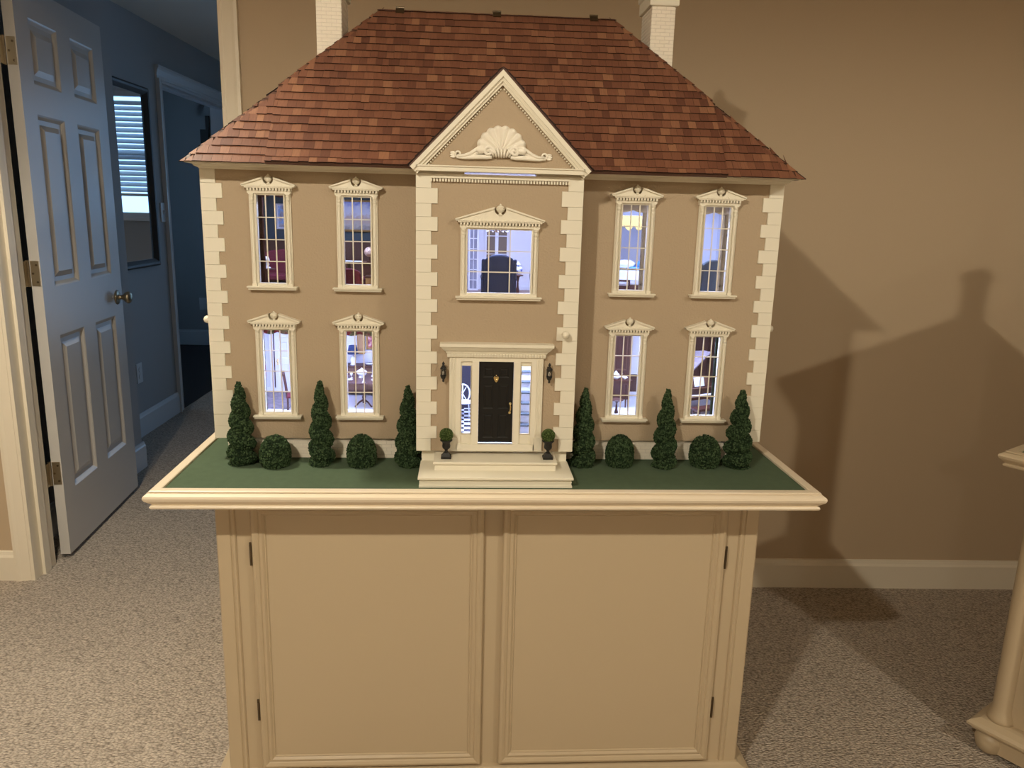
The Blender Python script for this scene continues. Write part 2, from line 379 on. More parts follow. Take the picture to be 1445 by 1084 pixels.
kb = [(.0001,-.062),(.016,-.061),(.025,-.054),(.027,-.046),(.022,-.036),(.012,-.028),(.0095,-.02),(.0095,-.008),(.017,-.006),(.031,-.004),(.032,0)]
k = part(MB().lathe(kb,(DW-.062,0,.905),20,'y'),'knob',M['nickel'],dr,smooth=True,label='tarnished nickel door knob')
part(MB().lathe([(r,TH-y) for r,y in kb],(DW-.062,0,.905),20,'y'),'knob',M['nickel'],dr,smooth=True)
part(MB().box(DW-.001,DW+.0015,TH/2-.012,TH/2+.012,.875,.935),'latch_plate',M['nickel'],dr)
for z in (.325,1.065,1.80):
    h = MB().box(-.0022,0,.004,.032,z-.044,z+.044)
    h.tube([(-.006,TH+.005,z-.046),(-.006,TH+.005,z+.046)],.006,8)
    h.box(-.036,-.004,TH+.003,TH+.0055,z-.044,z+.044)
    hg = part(h,'hinge',M['nickel'],dr,label='aged nickel butt hinge')
    part(MB().lathe([(.004,0),(.004,-.0012),(.0001,-.0016)],(-.0022,.012,z+.03),8,'x').lathe([(.004,0),(.004,-.0012),(.0001,-.0016)],(-.0022,.012,z-.03),8,'x').lathe([(.004,0),(.004,-.0012),(.0001,-.0016)],(-.0022,.025,z),8,'x'),'screw',M['hinge'],hg)
# ---- the hall beyond
HL, HZ = -2.02, 2.36
D2A, D2B, D2H = 3.06, 4.30, 2.06
struct(MB().box(-2.2,-1.777,YB,1.884,0,HZ), 'wall_hall_near', M['hallwall'])
struct(MB().wall(1.884,4.7,0,HZ,HL-.12,HL,[(D2A,D2B,-1,D2H)],ax='x'), 'wall_hall_left', M['hallwall'], org=(HL,3,0))
WX0,WX1,WZ0,WZ1 = -1.50,-.80,1.205,2.19
W2 = (-.60,.30,.25,2.15)  # unseen end-wall opening, added to brighten the hall and its door
struct(MB().wall(-2.2,.5,0,HZ,4.6,4.72,[(WX0,WX1,WZ0,WZ1),W2]), 'wall_hall_end', M['hallwall'], org=(-.8,4.6,0))
struct(MB().box(.4,.5,YB,4.6,0,HZ), 'wall_hall_right', M['hallwall'])
struct(MB().box(-2.2,.5,YB,4.7,HZ,HZ+.06), 'ceiling_hall', M['ceil'])
def base_x(mb, y0, y1, x, h=.135):   # skirting on a wall facing +x
    return mb.prism([(x,0),(x,h),(x+.006,h-.002),(x+.009,h-.014),(x+.014,h-.022),(x+.014,0)], y0, y1, 'y')
def px(mb, pts, y0, y1): return mb
m = MB(); n = [(HL,0),(HL,.135),(HL+.006,.133),(HL+.009,.121),(HL+.014,.113),(HL+.014,0)]
struct(MB().prism(n,1.884,D2A-.075,'y').prism(n,D2B+.075,4.6,'y'), 'baseboard_hall', M['halltrim'])
n = [(-1.777,0),(-1.777,.135),(-1.771,.133),(-1.768,.121),(-1.763,.113),(-1.763,0)]
struct(MB().prism(n,YB,1.898,'y').box(-2.006,-1.777,1.884,1.898,0,.13), 'baseboard_corner', M['halltrim'])
# casing of the second doorway (on the wall facing +x)
m = MB(); cp = [(0,0),(0,.010),(.012,.013),(.016,.010),(.05,.017),(.062,.024),(.075,.024),(.075,0)]
m.prism([(HL+b, D2A-a) for a,b in cp], 0, D2H, 'z'); m.prism([(HL+b, D2B+a) for a,b in cp], 0, D2H, 'z')
m.prism([(HL+b, D2H+a) for a,b in cp], D2A-.075, D2B+.075, 'y')
m.box(HL-.125,HL+.001,D2A-.0,D2A+.016,0,D2H).box(HL-.125,HL+.001,D2B-.016,D2B,0,D2H).box(HL-.125,HL+.001,D2A,D2B,D2H-.016,D2H)
m.box(HL-.07,HL-.035,D2A,D2B,D2H-.028,D2H-.016)
struct(m, 'trim_3', M['halltrim'], org=(HL,3.5,0))
# room past the second doorway
struct(MB().box(-4.6,HL-.0,2.1,5.5,-.06,.004).box(HL-.13,HL,1.9,4.6,-.07,-.061), 'floor_far', M['darkfloor'])
struct(MB().box(-4.6,HL+.2,5.465,5.55,0,HZ).box(HL-.12,HL,4.72,5.5,0,HZ), 'wall_far', M['hallwall'])
W3 = (3.0,4.4,.8,2.0)  # unseen window opening, added to bring light into the far room
struct(MB().wall(2.1,5.5,0,HZ,-4.62,-4.5,[W3],ax='x').box(-4.6,-2.14,2.05,2.15,0,HZ), 'wall_far_left', M['hallwall'])
w3 = struct(MB().box(-4.515,-4.495,2.94,3.0,.74,2.06).box(-4.515,-4.495,4.4,4.46,.74,2.06).box(-4.515,-4.495,3.0,4.4,2.0,2.06).box(-4.515,-4.47,2.92,4.48,.76,.8),'added_far_window',M['halltrim'],org=(-4.5,3.7,.8))
part(MB().box(-4.572,-4.568,3.0,4.4,.8,2.0),'pane',GLASS,w3); part(MB().box(-4.58,-4.55,3.68,3.72,.8,2.0).box(-4.58,-4.55,3.0,4.4,1.38,1.42),'sash',M['halltrim'],w3)
struct(MB().box(-4.6,HL-.0,2.1,5.5,HZ,HZ+.06), 'ceiling_far', M['ceil'])
struct(base_prof(MB(),-4.5,HL-.12,5.465,.15), 'baseboard_far', M['halltrim'])
m = MB().box(-2.655,-2.585,5.445,5.465,.15,2.19).box(-2.585,-2.2,5.455,5.465,.15,2.10).box(-2.655,-2.14,5.445,5.465,2.10,2.19)
struct(m,'trim_4',M['hallwall'])
struct(MB().box(-2.578,-2.548,5.43,5.455,.15,2.10).box(-2.62,-2.55,5.40,5.445,1.84,1.98),'dark_gap_and_hanging',M['dframe'])  # gap's darkness painted as a solid strip, plus a dark hanging shape
# plates on the walls
def plate(label, org, facing, kind):
    t = thing('light_switch' if kind=='switch' else 'power_outlet', label, kind, org)
    x,y,z = org
    if facing=='x':
        part(MB().box(x,x+.007,y-.036,y+.036,z-.058,z+.058),'cover_plate',M['plastic'],t,bev=.003)
        if kind=='switch': part(MB().hexa([(x+.007,y-.008,z-.012),(x+.018,y-.005,z+.004),(x+.018,y+.005,z+.004),(x+.007,y+.008,z-.012)],[(x+.007,y-.008,z+.012),(x+.016,y-.005,z+.010),(x+.016,y+.005,z+.010),(x+.007,y+.008,z+.012)]),'toggle',M['plastic'],t)
        else:
            for dz in (-.02,.02): part(MB().lathe([(.016,0),(.016,.003),(.0001,.003)],(x+.007,y,z+dz),12,'x'),'socket',M['halltrim'],t)
    else:
        part(MB().box(x-.036,x+.036,y-.007,y,z-.058,z+.058),'cover_plate',M['plastic'],t,bev=.003)
        for dz in (-.02,.02): part(MB().lathe([(.016,0),(.016,-.003),(.0001,-.003)],(x,y-.007,z+dz),12,'y'),'socket',M['halltrim'],t)
plate('white toggle switch between the hall mirror and the second doorway',(HL,2.955,1.275),'x','switch')
plate('white power outlet low on the hall wall beside the open door',(HL,2.457,.37),'x','outlet')
plate('white power outlet in the dark room beyond the hall',(-2.707,5.465,.40),'y','outlet')
# mirror on the hall wall
t = thing('wall_mirror','tall dark-framed mirror on the hall wall reflecting a window blind','mirror',(HL,2.60,.965))
x = HL
MY0,MY1,MZ0,MZ1 = 2.30,2.815,.965,1.975
m = MB()
fr = [(0,.001),(0,.022),(.010,.030),(.022,.028),(.034,.018),(.042,.010),(.042,.001)]
nn = len(fr); vs_=[]
for sy,sz in ((0,0),(1,0),(1,1),(0,1)):
    for o_,h in fr: vs_.append((x+h, (MY1-o_) if sy else (MY0+o_), (MZ1-o_) if sz else (MZ0+o_)))
m.add(vs_, [(k*nn+i, ((k+1)%4)*nn+i, ((k+1)%4)*nn+(i+1)%nn, k*nn+(i+1)%nn) for k in range(4) for i in range(nn)])
part(m,'frame',M['dframe'],t)
part(MB().box(x+.002,x+.007,MY0+.03,MY1-.03,MZ0+.03,MZ1-.03),'glass',M['mirror'],t)
# hall window with its blind
m = MB().box(WX0-.06,WX0,4.585,4.6,WZ0-.06,WZ1+.06).box(WX1,WX1+.06,4.585,4.6,WZ0-.06,WZ1+.06).box(WX0,WX1,4.585,4.6,WZ1,WZ1+.06).box(WX0-.08,WX1+.08,4.565,4.6,WZ0-.025,WZ0)
w1 = struct(m,'window_1',M['halltrim'],org=(-1.1,4.6,WZ0))
part(MB().box(WX0,WX0+.035,4.65,4.69,WZ0,WZ1).box(WX1-.035,WX1,4.65,4.69,WZ0,WZ1).box(WX0,WX1,4.65,4.69,WZ0,WZ0+.04).box(WX0,WX1,4.65,4.69,WZ1-.04,WZ1).box(WX0,WX1,4.65,4.69,1.68,1.72),'sash',M['halltrim'],w1)
part(MB().box(WX0+.03,WX1-.03,4.668,4.672,WZ0+.03,WZ1-.03),'pane',GLASS,w1)
t = thing('window_blind','white slatted blind half lowered in the hall window','blind',(-1.15,4.62,1.375))
part(MB().box(WX0+.005,WX1-.005,4.60,4.645,WZ1-.045,WZ1-.002),'headrail',M['blind'],t)
part(MB().box(WX0+.008,WX1-.008,4.605,4.645,1.375,1.397),'bottom_rail',M['blind'],t)
a = R(44); cw = .024
me = MB().hexa([(WX0+.008+1.15,-cw*math.cos(a),-cw*math.sin(a)),(WX1-.008+1.15,-cw*math.cos(a),-cw*math.sin(a)),(WX1-.008+1.15,cw*math.cos(a),cw*math.sin(a)),(WX0+.008+1.15,cw*math.cos(a),cw*math.sin(a))],
   [(WX0+.008+1.15,-cw*math.cos(a),-cw*math.sin(a)+.003),(WX1-.008+1.15,-cw*math.cos(a),-cw*math.sin(a)+.003),(WX1-.008+1.15,cw*math.cos(a),cw*math.sin(a)+.003),(WX0+.008+1.15,cw*math.cos(a),cw*math.sin(a)+.003)]).mesh('slat',M['blind'])
z = 1.425
while z < WZ1-.06:
    inst(me,'slat',t,(-1.15,4.625,z)); z += .042
for x in (-1.27,-1.00): part(MB().box(x-.006,x+.006,4.598,4.601,1.38,WZ1-.04),'ladder_tape',M['blind'],t)
a,b,c,d = W2
w2 = struct(MB().box(a-.06,a,4.585,4.6,c-.06,d+.06).box(b,b+.06,4.585,4.6,c-.06,d+.06).box(a,b,4.585,4.6,d,d+.06).box(a-.08,b+.08,4.565,4.6,c-.06,c),'added_hall_window',M['halltrim'],org=(-.15,4.6,c))
part(MB().frame_y(a,b,c,d,[(0,4.65),(0,4.69),(.04,4.69),(.04,4.65)]).box(a,b,4.655,4.685,1.18,1.22),'sash',M['halltrim'],w2)
part(MB().box(a+.03,b-.03,4.668,4.672,c+.03,d-.03),'pane',GLASS,w2)
# daylight sampling through the window openings
for a,b,c,d in ((WX0,WX1,WZ0,WZ1),W2):
    ld = bpy.data.lights.new('window_portal','AREA'); ld.shape='RECTANGLE'; ld.size=b-a; ld.size_y=d-c; ld.cycles.is_portal=True
    lo = bpy.data.objects.new('window_portal',ld); COL.objects.link(lo); lo.location = ROOM.loc(((a+b)/2,4.70,(c+d)/2)); lo.rotation_euler=(R(-90),0,WR)
# ceiling cans
for i,(x,y,pw,ba,bs) in enumerate(CANS):
    nm = ['in front of and left of the large dollhouse','in front of the angled corner table','added for fill behind the photographer on the left','added for fill behind the photographer on the right','above the left end of the large dollhouse'][i]
    t = thing('ceiling_light','recessed warm ceiling can light '+nm,'ceiling light',(x,y,CAN_Z-.004),group='recessed ceiling lights',sp=Sp(1,(0,0,0),0))
    part(MB().lathe([(.105,CAN_Z-.004),(.105,CAN_Z+.02),(.07,CAN_Z+.02),(.07,CAN_Z+.004),(.085,CAN_Z-.004),(.105,CAN_Z-.004)],(x,y,0),32),'trim_ring',M['ceil'],t,smooth=True)
    part(MB().lathe([(.0001,CAN_Z+.012),(.07,CAN_Z+.012)],(x,y,0),24),'lens',M['lens'],t)
    l = bpy.data.lights.new('can_beam','SPOT'); l.energy = pw; l.color = LAMP_COL; l.spot_size = R(ba); l.spot_blend = bs; l.shadow_soft_size = .045
    o = bpy.data.objects.new('can_beam',l); COL.objects.link(o); o.parent = t; o.location = (0,0,-.006)
# ================================================================== TABLE UNDER THE LARGE DOLLHOUSE
SPACE = HOUSE
FZ = -.235                     # floor level in house units
t = thing('dollhouse_table','cream two-door cabinet table with green felt top under the large dollhouse','cabinet',(0,.2,FZ))
X0,X1,Y0,Y1 = -.782,.770,-.239,.70
part(MB().box(X0-.002,X1+.002,Y0-.002,Y1+.002,.66,.685),'felt_top',M['felt'],t,label='green felt table top')
tp = [(-.001,.66),(-.001,.690),(.001,.6915),(.019,.6915),(.0215,.690),(.0215,.6875),(.0195,.6865),(.0260,.6845),(.0315,.6805),(.0330,.6755),(.0305,.6690),(.0240,.6625),(.0180,.6580),(.0165,.6550),(.0205,.6545),(.0225,.6510),(.0205,.6465),(.0160,.6450),(-.01,.6450)]
part(MB().frame_z(X0,X1,Y0,Y1,tp),'top_moulding',M['tabletrim'],t)
part(MB().box(X0,X1,Y0,Y1,.645,.66),'top_board',M['cab'],t)
part(MB().box(-.69,.69,-.098,.60,FZ+.01,.645),'body',M['cab'],t)
post = [(-.707,-.080),(-.707,-.106),(-.703,-.110),(-.672,-.110),(-.670,-.107),(-.667,-.107),(-.665,-.111),(-.660,-.111),(-.657,-.107),(-.657,-.09)]
for s in (-1,1):
    part(MB().prism([(s*a,b) for a,b in post],FZ,.645,'z'),'corner_post',M['cab'],t)
    part(MB().prism([(s*a,.5-b) for a,b in post],FZ,.645,'z'),'corner_post',M['cab'],t)
    part(MB().box(min(s*.657,s*.60),max(s*.657,s*.60),-.104,-.09,-.175,.645),'stile',M['cab'],t)
part(MB().box(-.035,.035,-.103,-.09,-.175,.645),'stile',M['cab'],t)
part(MB().box(-.657,.657,-.103,-.09,.607,.645),'rail',M['cab'],t)
dp = [(0,-.100),(0,-.115),(.003,-.121),(.010,-.1235),(.017,-.120),(.0195,-.117),(.022,-.1185),(.027,-.1195),(.030,-.117),(.0325,-.1145),(.035,-.1155),(.037,-.1125),(.038,-.108),(.038,-.100)]
for s in (-1,1):
    a,b = (-.617,-.022) if s<0 else (.026,.619)
    d = part(MB().box(a+.004,b-.004,-.1115,-.100,-.160,.603),'cabinet_door',M['cab'],t)
    part(MB().frame_y(a,b,-.164,.607,dp),'door_moulding',M['cab'],d)
    for zc in (.465,.012) if s<0 else (.452,.0):
        x = a-.003 if s<0 else b+.003
        h = MB().tube([(x,-.1155,zc-.026),(x,-.1155,zc+.026)],.0032,8).box(x-s*.0005-.005,x-s*.0005+.005,-.112,-.110,zc-.032,zc+.032)
        part(h,'hinge',M['hinge'],d,label='small brass cabinet hinge')
bp_ = [(-.01,-.172),(.004,-.174),(.010,-.178),(.026,-.184),(.036,-.190),(.039,-.196),(.036,-.202),(.036,FZ)]
part(MB().frame_z(-.707,.707,-.111,.61,bp_),'base_moulding',M['cab'],t)
# ================================================================== THE LARGE DOLLHOUSE
dh = thing('dollhouse','large lit Georgian dollhouse with beige stucco front and cedar shingle roof','dollhouse',(0,.28,.6855))
ZB, ZT = .743, 1.4235
WCX = (-.562,-.3505,.3485,.562)
def whole(cx, z0): return (cx-.0365,cx+.0365,z0+.0035,z0+.2265)
for s in (-1,1):
    cs = WCX[:2] if s<0 else WCX[2:]
    x0,x1 = (-.724,-.198) if s<0 else (.198,.724)
    part(MB().wall(x0,x1,ZB,ZT,0,.010,[whole(c,z) for c in cs for z in (1.142,.8075)]),'facade_panel',M['stucco'],dh)
    part(MB().box(s*.724-.006 if s<0 else .718,-.712 if s<0 else .730-.006,.010,.576,ZB,ZT),'side_wall',M['stucco'],dh)
    part(MB().box(min(s*.198,s*.188),max(s*.198,s*.188),-.09,0,ZB,ZT),'bay_side',M['stucco'],dh)
part(MB().box(-.724,.724,.566,.576,ZB,ZT),'rear_wall',M['stucco'],dh)
part(MB().wall(-.198,.198,ZB,ZT,-.10,-.090,[(-.0805,.0805,1.142,1.3015),(-.096,.096,.7625,.982)]),'bay_front',M['stucco'],dh)
# foundation
fd = part(MB().box(-.700,.700,.012,.56,.6855,ZB),'foundation',M['mortar'],dh)
m = MB(); z = .687; k = 0
while z < ZB-.004:
    h = .0078; x = -.70+(.013 if k%2 else 0)
    while x < .69:
        w = .0245
        if abs(x+w/2) > .17: m.box(max(x,-.7),min(x+w,.7),.0105,.0125,z,min(z+h,ZB-.001))
        x += .026
    for s in (-1,1):
        y = .014+(.013 if k%2 else 0)
        while y < .54: m.box(s*.7-.0012,s*.7+.0012,y,y+.0245,z,min(z+h,ZB-.001)); y += .026
    z += .0094; k += 1
part(m,'brickwork',M['brick'],fd,kind='stuff',label='white painted brick courses of the foundation')
bf = part(MB().box(-.186,.186,-.088,.02,.6855,ZB),'bay_foundation',M['white'],dh)
# quoins
zs_ = [1.4235,1.3904,1.3547,1.3237,1.2910,1.2586,1.2251,1.1929,1.1600,1.1279,1.0967,1.0641,1.0307,.9989,.9686,.9354,.9028,.8713,.8395,.8078,.7763,.7430]
qm = {}
def quoin_mesh(w, h):
    key = (round(w,4), round(h,4))
    if key not in qm: qm[key] = MB().hexa([(-w/2,0,0),(w/2,0,0),(w/2,.0,h),(-w/2,0,h)],[(-w/2+.0003,-.0042,.00025),(w/2-.0003,-.0042,.00025),(w/2-.0003,-.0042,h-.00025),(-w/2+.0003,-.0042,h-.00025)]).mesh('quoin',M['quoin'],S)
    return qm[key]
for edge, yy, s in ((-.728,0,1),(.728,0,-1),(-.199,-.10,1),(.199,-.10,-1)):
    for i,(zt,zb) in enumerate(zip(zs_,zs_[1:])):
        w = (.0515 if i%2 else .0365)
        if edge in (-.728,.728) and i > 17: w = .0515 if i in (17,18,19,20) else w
        inst(quoin_mesh(w,zt-zb-.0001),'quoin',dh,(edge+s*w/2,yy+.0002-random.random()*.0004,zb))
# side returns of the corner quoins
for s in (-1,1):
    part(MB().box(s*.724 if s>0 else -.7285,s*.7285 if s>0 else -.724,.0,.036,ZB,ZT),'corner_board',M['quoin'],dh)
# ---------------------------------------------------------------- windows
def window_meshes(gw, gh, ncol, nrow, tip, rise, cut, cas=.0135):
    g0 = .008; zt = g0+gh+.004
    ow = gw+.004+cas
    out = {}
    m = MB().frame_y(-gw-.004,gw+.004,g0-.0045,zt,[(0,-.009),(0,.010),(.0042,.010),(.0042,-.006)])
    m.box(-ow,-gw-.0035,-.0045,0,0,zt).box(gw+.0035,ow,-.0045,0,0,zt).box(-gw-.004,gw+.004,-.009,-.002,0,g0-.004)
    m.box(-ow-.002,ow+.002,-.0125,0,zt,zt+.0065).box(-ow-.0065,ow+.0065,-.0195,0,zt+.0125,zt+.0155).box(-tip+.002,tip-.002,-.0215,0,zt+.0155,zt+.0178)
    out['window'] = m
    m = MB(); n = int((2*ow+.006)/.0076)
    for i in range(n):
        x = -ow-.003+(i+.5)*(2*ow+.006)/n; m.box(x-.0022,x+.0022,-.0178,0,zt+.0066,zt+.0124)
    m.box(-ow-.003,ow+.003,-.0070,0,zt+.0065,zt+.0125)
    out['dentil_band'] = m
    zp = zt+.0178; cz = zp+rise-.0065; m = MB(); base_top = zp+.0066
    for s in (-1,1):
        poly = [(s*tip,zp),(0,zp),(0,cz-cut)]
        a = -90.0
        while True:
            q = (s*-cut*math.cos(R(a))*-1, cz+cut*math.sin(R(a)))
            q = (s*abs(cut*math.cos(R(a))), cz+cut*math.sin(R(a)))
            top = zp+.003+rise*(1-abs(q[0])/tip)
            if q[1] >= top or a > 60: break
            if a > -90: poly.append(q)
            a += 15
        poly.append((s*abs(cut*math.cos(R(a-7))), zp+.003+rise*(1-cut/tip)))
        poly.append((s*tip,zp+.003))
        m.prism(poly,-.0165,0,'y')
        x_in = cut+.0004
        zi = zp+.003+rise*(1-x_in/tip)
        m.prism([(s*tip,zp),(s*tip,zp+.0032),(s*x_in,zi+.0004),(s*x_in,zi-.0042)],-.0208,-.001,'y')
        m.prism([(s*(tip-.012),zp),(s*(cut+.006),zp),(s*(cut+.006),zp+.0022),(s*(tip-.016),zp+.0022)],-.0190,-.012,'y')
    out['pediment'] = m
    u = cut*.98; zb = cz-cut
    out['urn'] = MB().lathe([(u*.50,0),(u*.50,u*.14),(u*.26,u*.25),(u*.24,u*.42),(u*.55,u*.66),(u*.74,u*.98),(u*.76,u*1.15),(u*.66,u*1.2),(u*.72,u*1.3),(u*.55,u*1.55),(u*.22,u*1.72),(u*.2,u*1.86),(.0001,u*2.0)],(0,-.0125,zb),14)
    out['sill'] = MB().box(-ow-.011,ow+.011,-.0215,0,-.0035,0).box(-ow-.0085,ow+.0085,-.0165,0,-.0085,-.0036)
    pil = MB().box(-.0058,.0058,-.0115,0,0,.007).lathe([(.0052,.007),(.0052,.009),(.0043,.011),(.0040,zt-.026),(.0049,zt-.025),(.0049,zt-.0225),(.0041,zt-.0215),(.0041,zt-.0175),(.0053,zt-.016),(.0053,zt-.0135),(.0045,zt-.0125),(.0045,zt-.009),(.0058,zt-.007),(.0058,zt-.001)],(0,-.0065,0),12).box(-.0062,.0062,-.0125,0,zt-.003,zt)
    out['pilaster'] = pil
    out['pane'] = MB().box(-gw,gw,-.0012,-.0004,g0,g0+gh)
    out['mv'] = MB().box(-.0013,.0013,-.0042,-.0012,g0,g0+gh); out['mh'] = MB().box(-gw,gw,-.0038,-.0012,-.0012,.0012)
    ms = {k: v.mesh(k, {'pane':GLASS}.get(k,M['white']), S, smooth=False) for k,v in out.items()}
    return ms, gw, gh, ncol, nrow, g0, ow
def put_window(W, cx, yy, z0):
    ms, gw, gh, nc, nr, g0, ow = W
    w = inst(ms['window'],'window',dh,(cx,yy,z0))
    for k in ('dentil_band','pediment','urn','sill','pane'): inst(ms[k],k,w,(cx,yy,z0))
    for s in (-1,1): inst(ms['pilaster'],'pilaster',w,(cx+s*(ow-.0067),yy,z0))
    for i in range(1,nc): inst(ms['mv'],'muntin',w,(cx-gw+2*gw*i/nc,yy,z0))
    for j in range(1,nr): inst(ms['mh'],'muntin',w,(cx,yy,z0+g0+gh*j/nr))
WS = window_meshes(.033,.215,3,4,.065,.0225,.0128)
for c in WCX:
    for z in (1.142,.8075): put_window(WS,c,0,z)
WL = window_meshes(.077,.151,3,3,.1065,.0325,.0140,.0125)
put_window(WL,0.001,-.10,1.138)
# ---------------------------------------------------------------- entrance
YE = -.10
en = part(MB().box(-.0985,-.088,YE-.008,YE+.008,.7635,.976).box(.088,.0985,YE-.008,YE+.008,.7635,.976).box(-.0985,.0985,YE-.008,YE+.008,.976,.985)
   .box(-.060,-.0435,YE-.0085,YE+.008,.7635,.976).box(.0435,.060,YE-.0085,YE+.008,.7635,.976).box(-.0985,.0985,YE-.012,YE+.010,.7455,.7635),'entrance_surround',M['white'],dh)
for s in (-1,1):
    a,b = sorted((s*.0595,s*.0885))
    side = MB().wall(a,b,.7635,.976,YE-.003,YE+.003,[(s*.0745-.0115,s*.0745+.0115,.790,.965)])
    side.frame_y(s*.0745-.0125,s*.0745+.0125,.789,.966,[(0,YE-.003),(0,YE-.006),(.0015,YE-.005),(.0015,YE-.003)])
    part(side,'sidelight',M['white'],en); part(MB().box(s*.0745-.0115,s*.0745+.0115,YE-.0005,YE+.0005,.790,.965),'pane',GLASS,en)
    pl = MB().box(min(s*.0985,s*.1165),max(s*.0985,s*.1165),YE-.008,YE,.7455,.99)
    for q in (.1015,.1045,.1075,.1105,.1135): pl.tube([(s*q,YE-.008,.785),(s*q,YE-.008,.984)],.0012,6)
    pl.box(min(s*.0965,s*.1185),max(s*.0965,s*.1185),YE-.012,YE,.7455,.781)
    part(pl,'pilaster',M['white'],en)
m = MB().frame_z(-.1165,.1165,YE-.004,YE,[(0,.985),(.004,.985),(.006,.9875),(.006,.996),(.008,.9975),(.0095,1.001),(.014,1.005),(.019,1.011),(.021,1.014),(.0235,1.015),(.0235,1.0225),(0,1.0235)])
m.box(-.1165,.1165,YE-.004,YE+.002,.985,1.0235)
part(m,'cornice',M['white'],en)
m = MB(); n = 34
for i in range(n):
    x = -.121+(i+.5)*.242/n; m.box(x-.0021,x+.0021,YE-.0150,YE-.009,.9885,.9955)
part(m,'dentil_band',M['white'],en)
# front door
m = MB(); pn = [(s*.019-.0135,s*.019+.0135,z0,z1) for s in (-1,1) for z0,z1 in ((.778,.842),(.854,.918),(.935,.962))]
fdoor = part(m.wall(-.0430,.0430,.7665,.9755,YE-.002,YE+.004,pn),'front_door',M['black'],dh,label='glossy black six-panel front door')
for a,b,c,d in pn:
    q = MB().box(a,b,YE-.0005,YE+.003,c,d).frame_y(a,b,c,d,[(0,YE-.002),(0,YE-.0005),(.003,YE-.0005),(.0012,YE-.0016)])
    q.hexa([(a+.005,YE-.0006,c+.005),(b-.005,YE-.0006,c+.005),(b-.005,YE-.0006,d-.005),(a+.005,YE-.0006,d-.005)],[(a+.007,YE-.0018,c+.007),(b-.007,YE-.0018,c+.007),(b-.007,YE-.0018,d-.007),(a+.007,YE-.0018,d-.007)])
    part(q,'door_panel',M['black'],fdoor)
kn = MB().prism([(-.0055,.9305),(-.0065,.935),(-.0045,.938),(0,.9365),(.0045,.938),(.0065,.935),(.0055,.9305),(.003,.9255),(0,.923),(-.003,.9255)],YE-.005,YE-.002,'y').sphere((0,YE-.0045,.9405),.0018,8).sphere((0,YE-.006,.931),.0022,8)
part(kn,'knocker',M['brass'],fdoor,label='brass door knocker')
hn = MB().lathe([(.0034,-.002),(.0034,-.004),(.002,-.007),(.0028,-.0085),(.0001,-.010)],(.0365,YE,.8685),10,'y').lathe([(.0034,-.002),(.0034,-.004),(.0001,-.006)],(.0355,YE,.845),10,'y')
hn.tube([(.0365,YE-.005,.866),(.0372,YE-.009,.861),(.0368,YE-.009,.853),(.0355,YE-.005,.846)],[.0012,.0017,.0017,.0012],8)
part(hn,'door_handle',M['brass'],fdoor,label='brass door handle')
# steps
st = part(MB().box(-.184,.184,-.213,-.088,.6855,.7065).box(-.186,.186,-.2155,-.088,.6855,.6905).box(-.185,.185,-.2145,-.088,.698,.7005),'front_steps',M['white'],dh)
part(MB().box(-.1885,.1885,-.2205,-.088,.7065,.7125),'tread',M['white'],st,bev=.001)
part(MB().box(-.150,.150,-.166,-.0881,.7125,.7295),'riser',M['white'],st); part(MB().box(-.1535,.1535,-.1715,-.0881,.7295,.7355),'tread',M['white'],st,bev=.001)
# coach lanterns
for x in (-.1315,.1315):
    y = -.1155
    l = MB().lathe([(.0001,.924),(.0030,.927),(.0021,.931),(.0052,.9345),(.0072,.9395),(.0077,.9425),(.0054,.9435)],(x,y,0),10).lathe([(.0054,.957),(.0082,.9585),(.0064,.962),(.0036,.9655),(.0022,.968),(.0037,.9705),(.0022,.974),(.0001,.977)],(x,y,0),10)
    for k in range(6):
        a = R(60*k+30); l.tube([(x+.0068*math.cos(a),y+.0068*math.sin(a),.9425),(x+.0068*math.cos(a),y+.0068*math.sin(a),.958)],.0007,5)
    l.box(x-.0012,x+.0012,y,-.0998,.949,.953).box(x-.004,x+.004,-.1015,-.0998,.938,.964)
    lo = part(l,'wall_lantern',M['iron'],dh,label='black carriage lantern beside the front door')
    part(MB().lathe([(.0056,.9435),(.0056,.957)],(x,y,0),10),'lantern_glass',GLASS,lo); part(MB().lathe([(.0020,.9435),(.0023,.951),(.0001,.9550)],(x,y,0),8),'candle_bulb',M['lampglass'],lo)
# knobs on the opening panels
kp = [(.0052,.004),(.0042,-.004),(.0060,-.008),(.0092,-.013),(.0098,-.018),(.0076,-.0235),(.0001,-.027)]
part(MB().lathe(kp,(.1675,-.103,1.048),16,'y'),'pull_knob',M['white'],dh,smooth=True)
for s in (-1,1): part(MB().lathe([(r,-s*z) for r,z in kp],(s*.7285,.045,1.048),16,'x'),'pull_knob',M['white'],dh,smooth=True)
# ---------------------------------------------------------------- cornice, bead course, pediment
part(MB().frame_z(-.724,.724,0,.576,[(-.005,1.4235),(.004,1.4235),(.006,1.4265),(.014,1.4300),(.016,1.4345),(-.005,1.4345)]).box(-.742,.742,-.066,.62,1.4345,1.437),'eaves_cornice',M['white'],dh)
for s in (-1,1): part(MB().box(min(s*.085,s*.198),max(s*.085,s*.198),-.099,-.080,ZT,1.4285),'glow_limit_strip',M['white'],dh)  # added to close the gap ends and keep the LED glow central
bd = part(MB().box(-.165,.165,-.106,-.0995,1.4135,1.4230),'bead_course',M['white'],dh)
m = MB()
for i in range(48):
    x = -.163+i*.326/47; m.box(x-.0021,x+.0021,-.1075,-.100,1.4055,1.4122)
part(m,'dentil_band',M['white'],bd)
GY, GA, GB, GX = -.118, 1.654, 1.437, .211
pdm = part(MB().prism([(-.194,1.4405),(.194,1.4405),(.0,1.638)],-.112,-.100,'y'),'pediment',M['stucco'],dh)
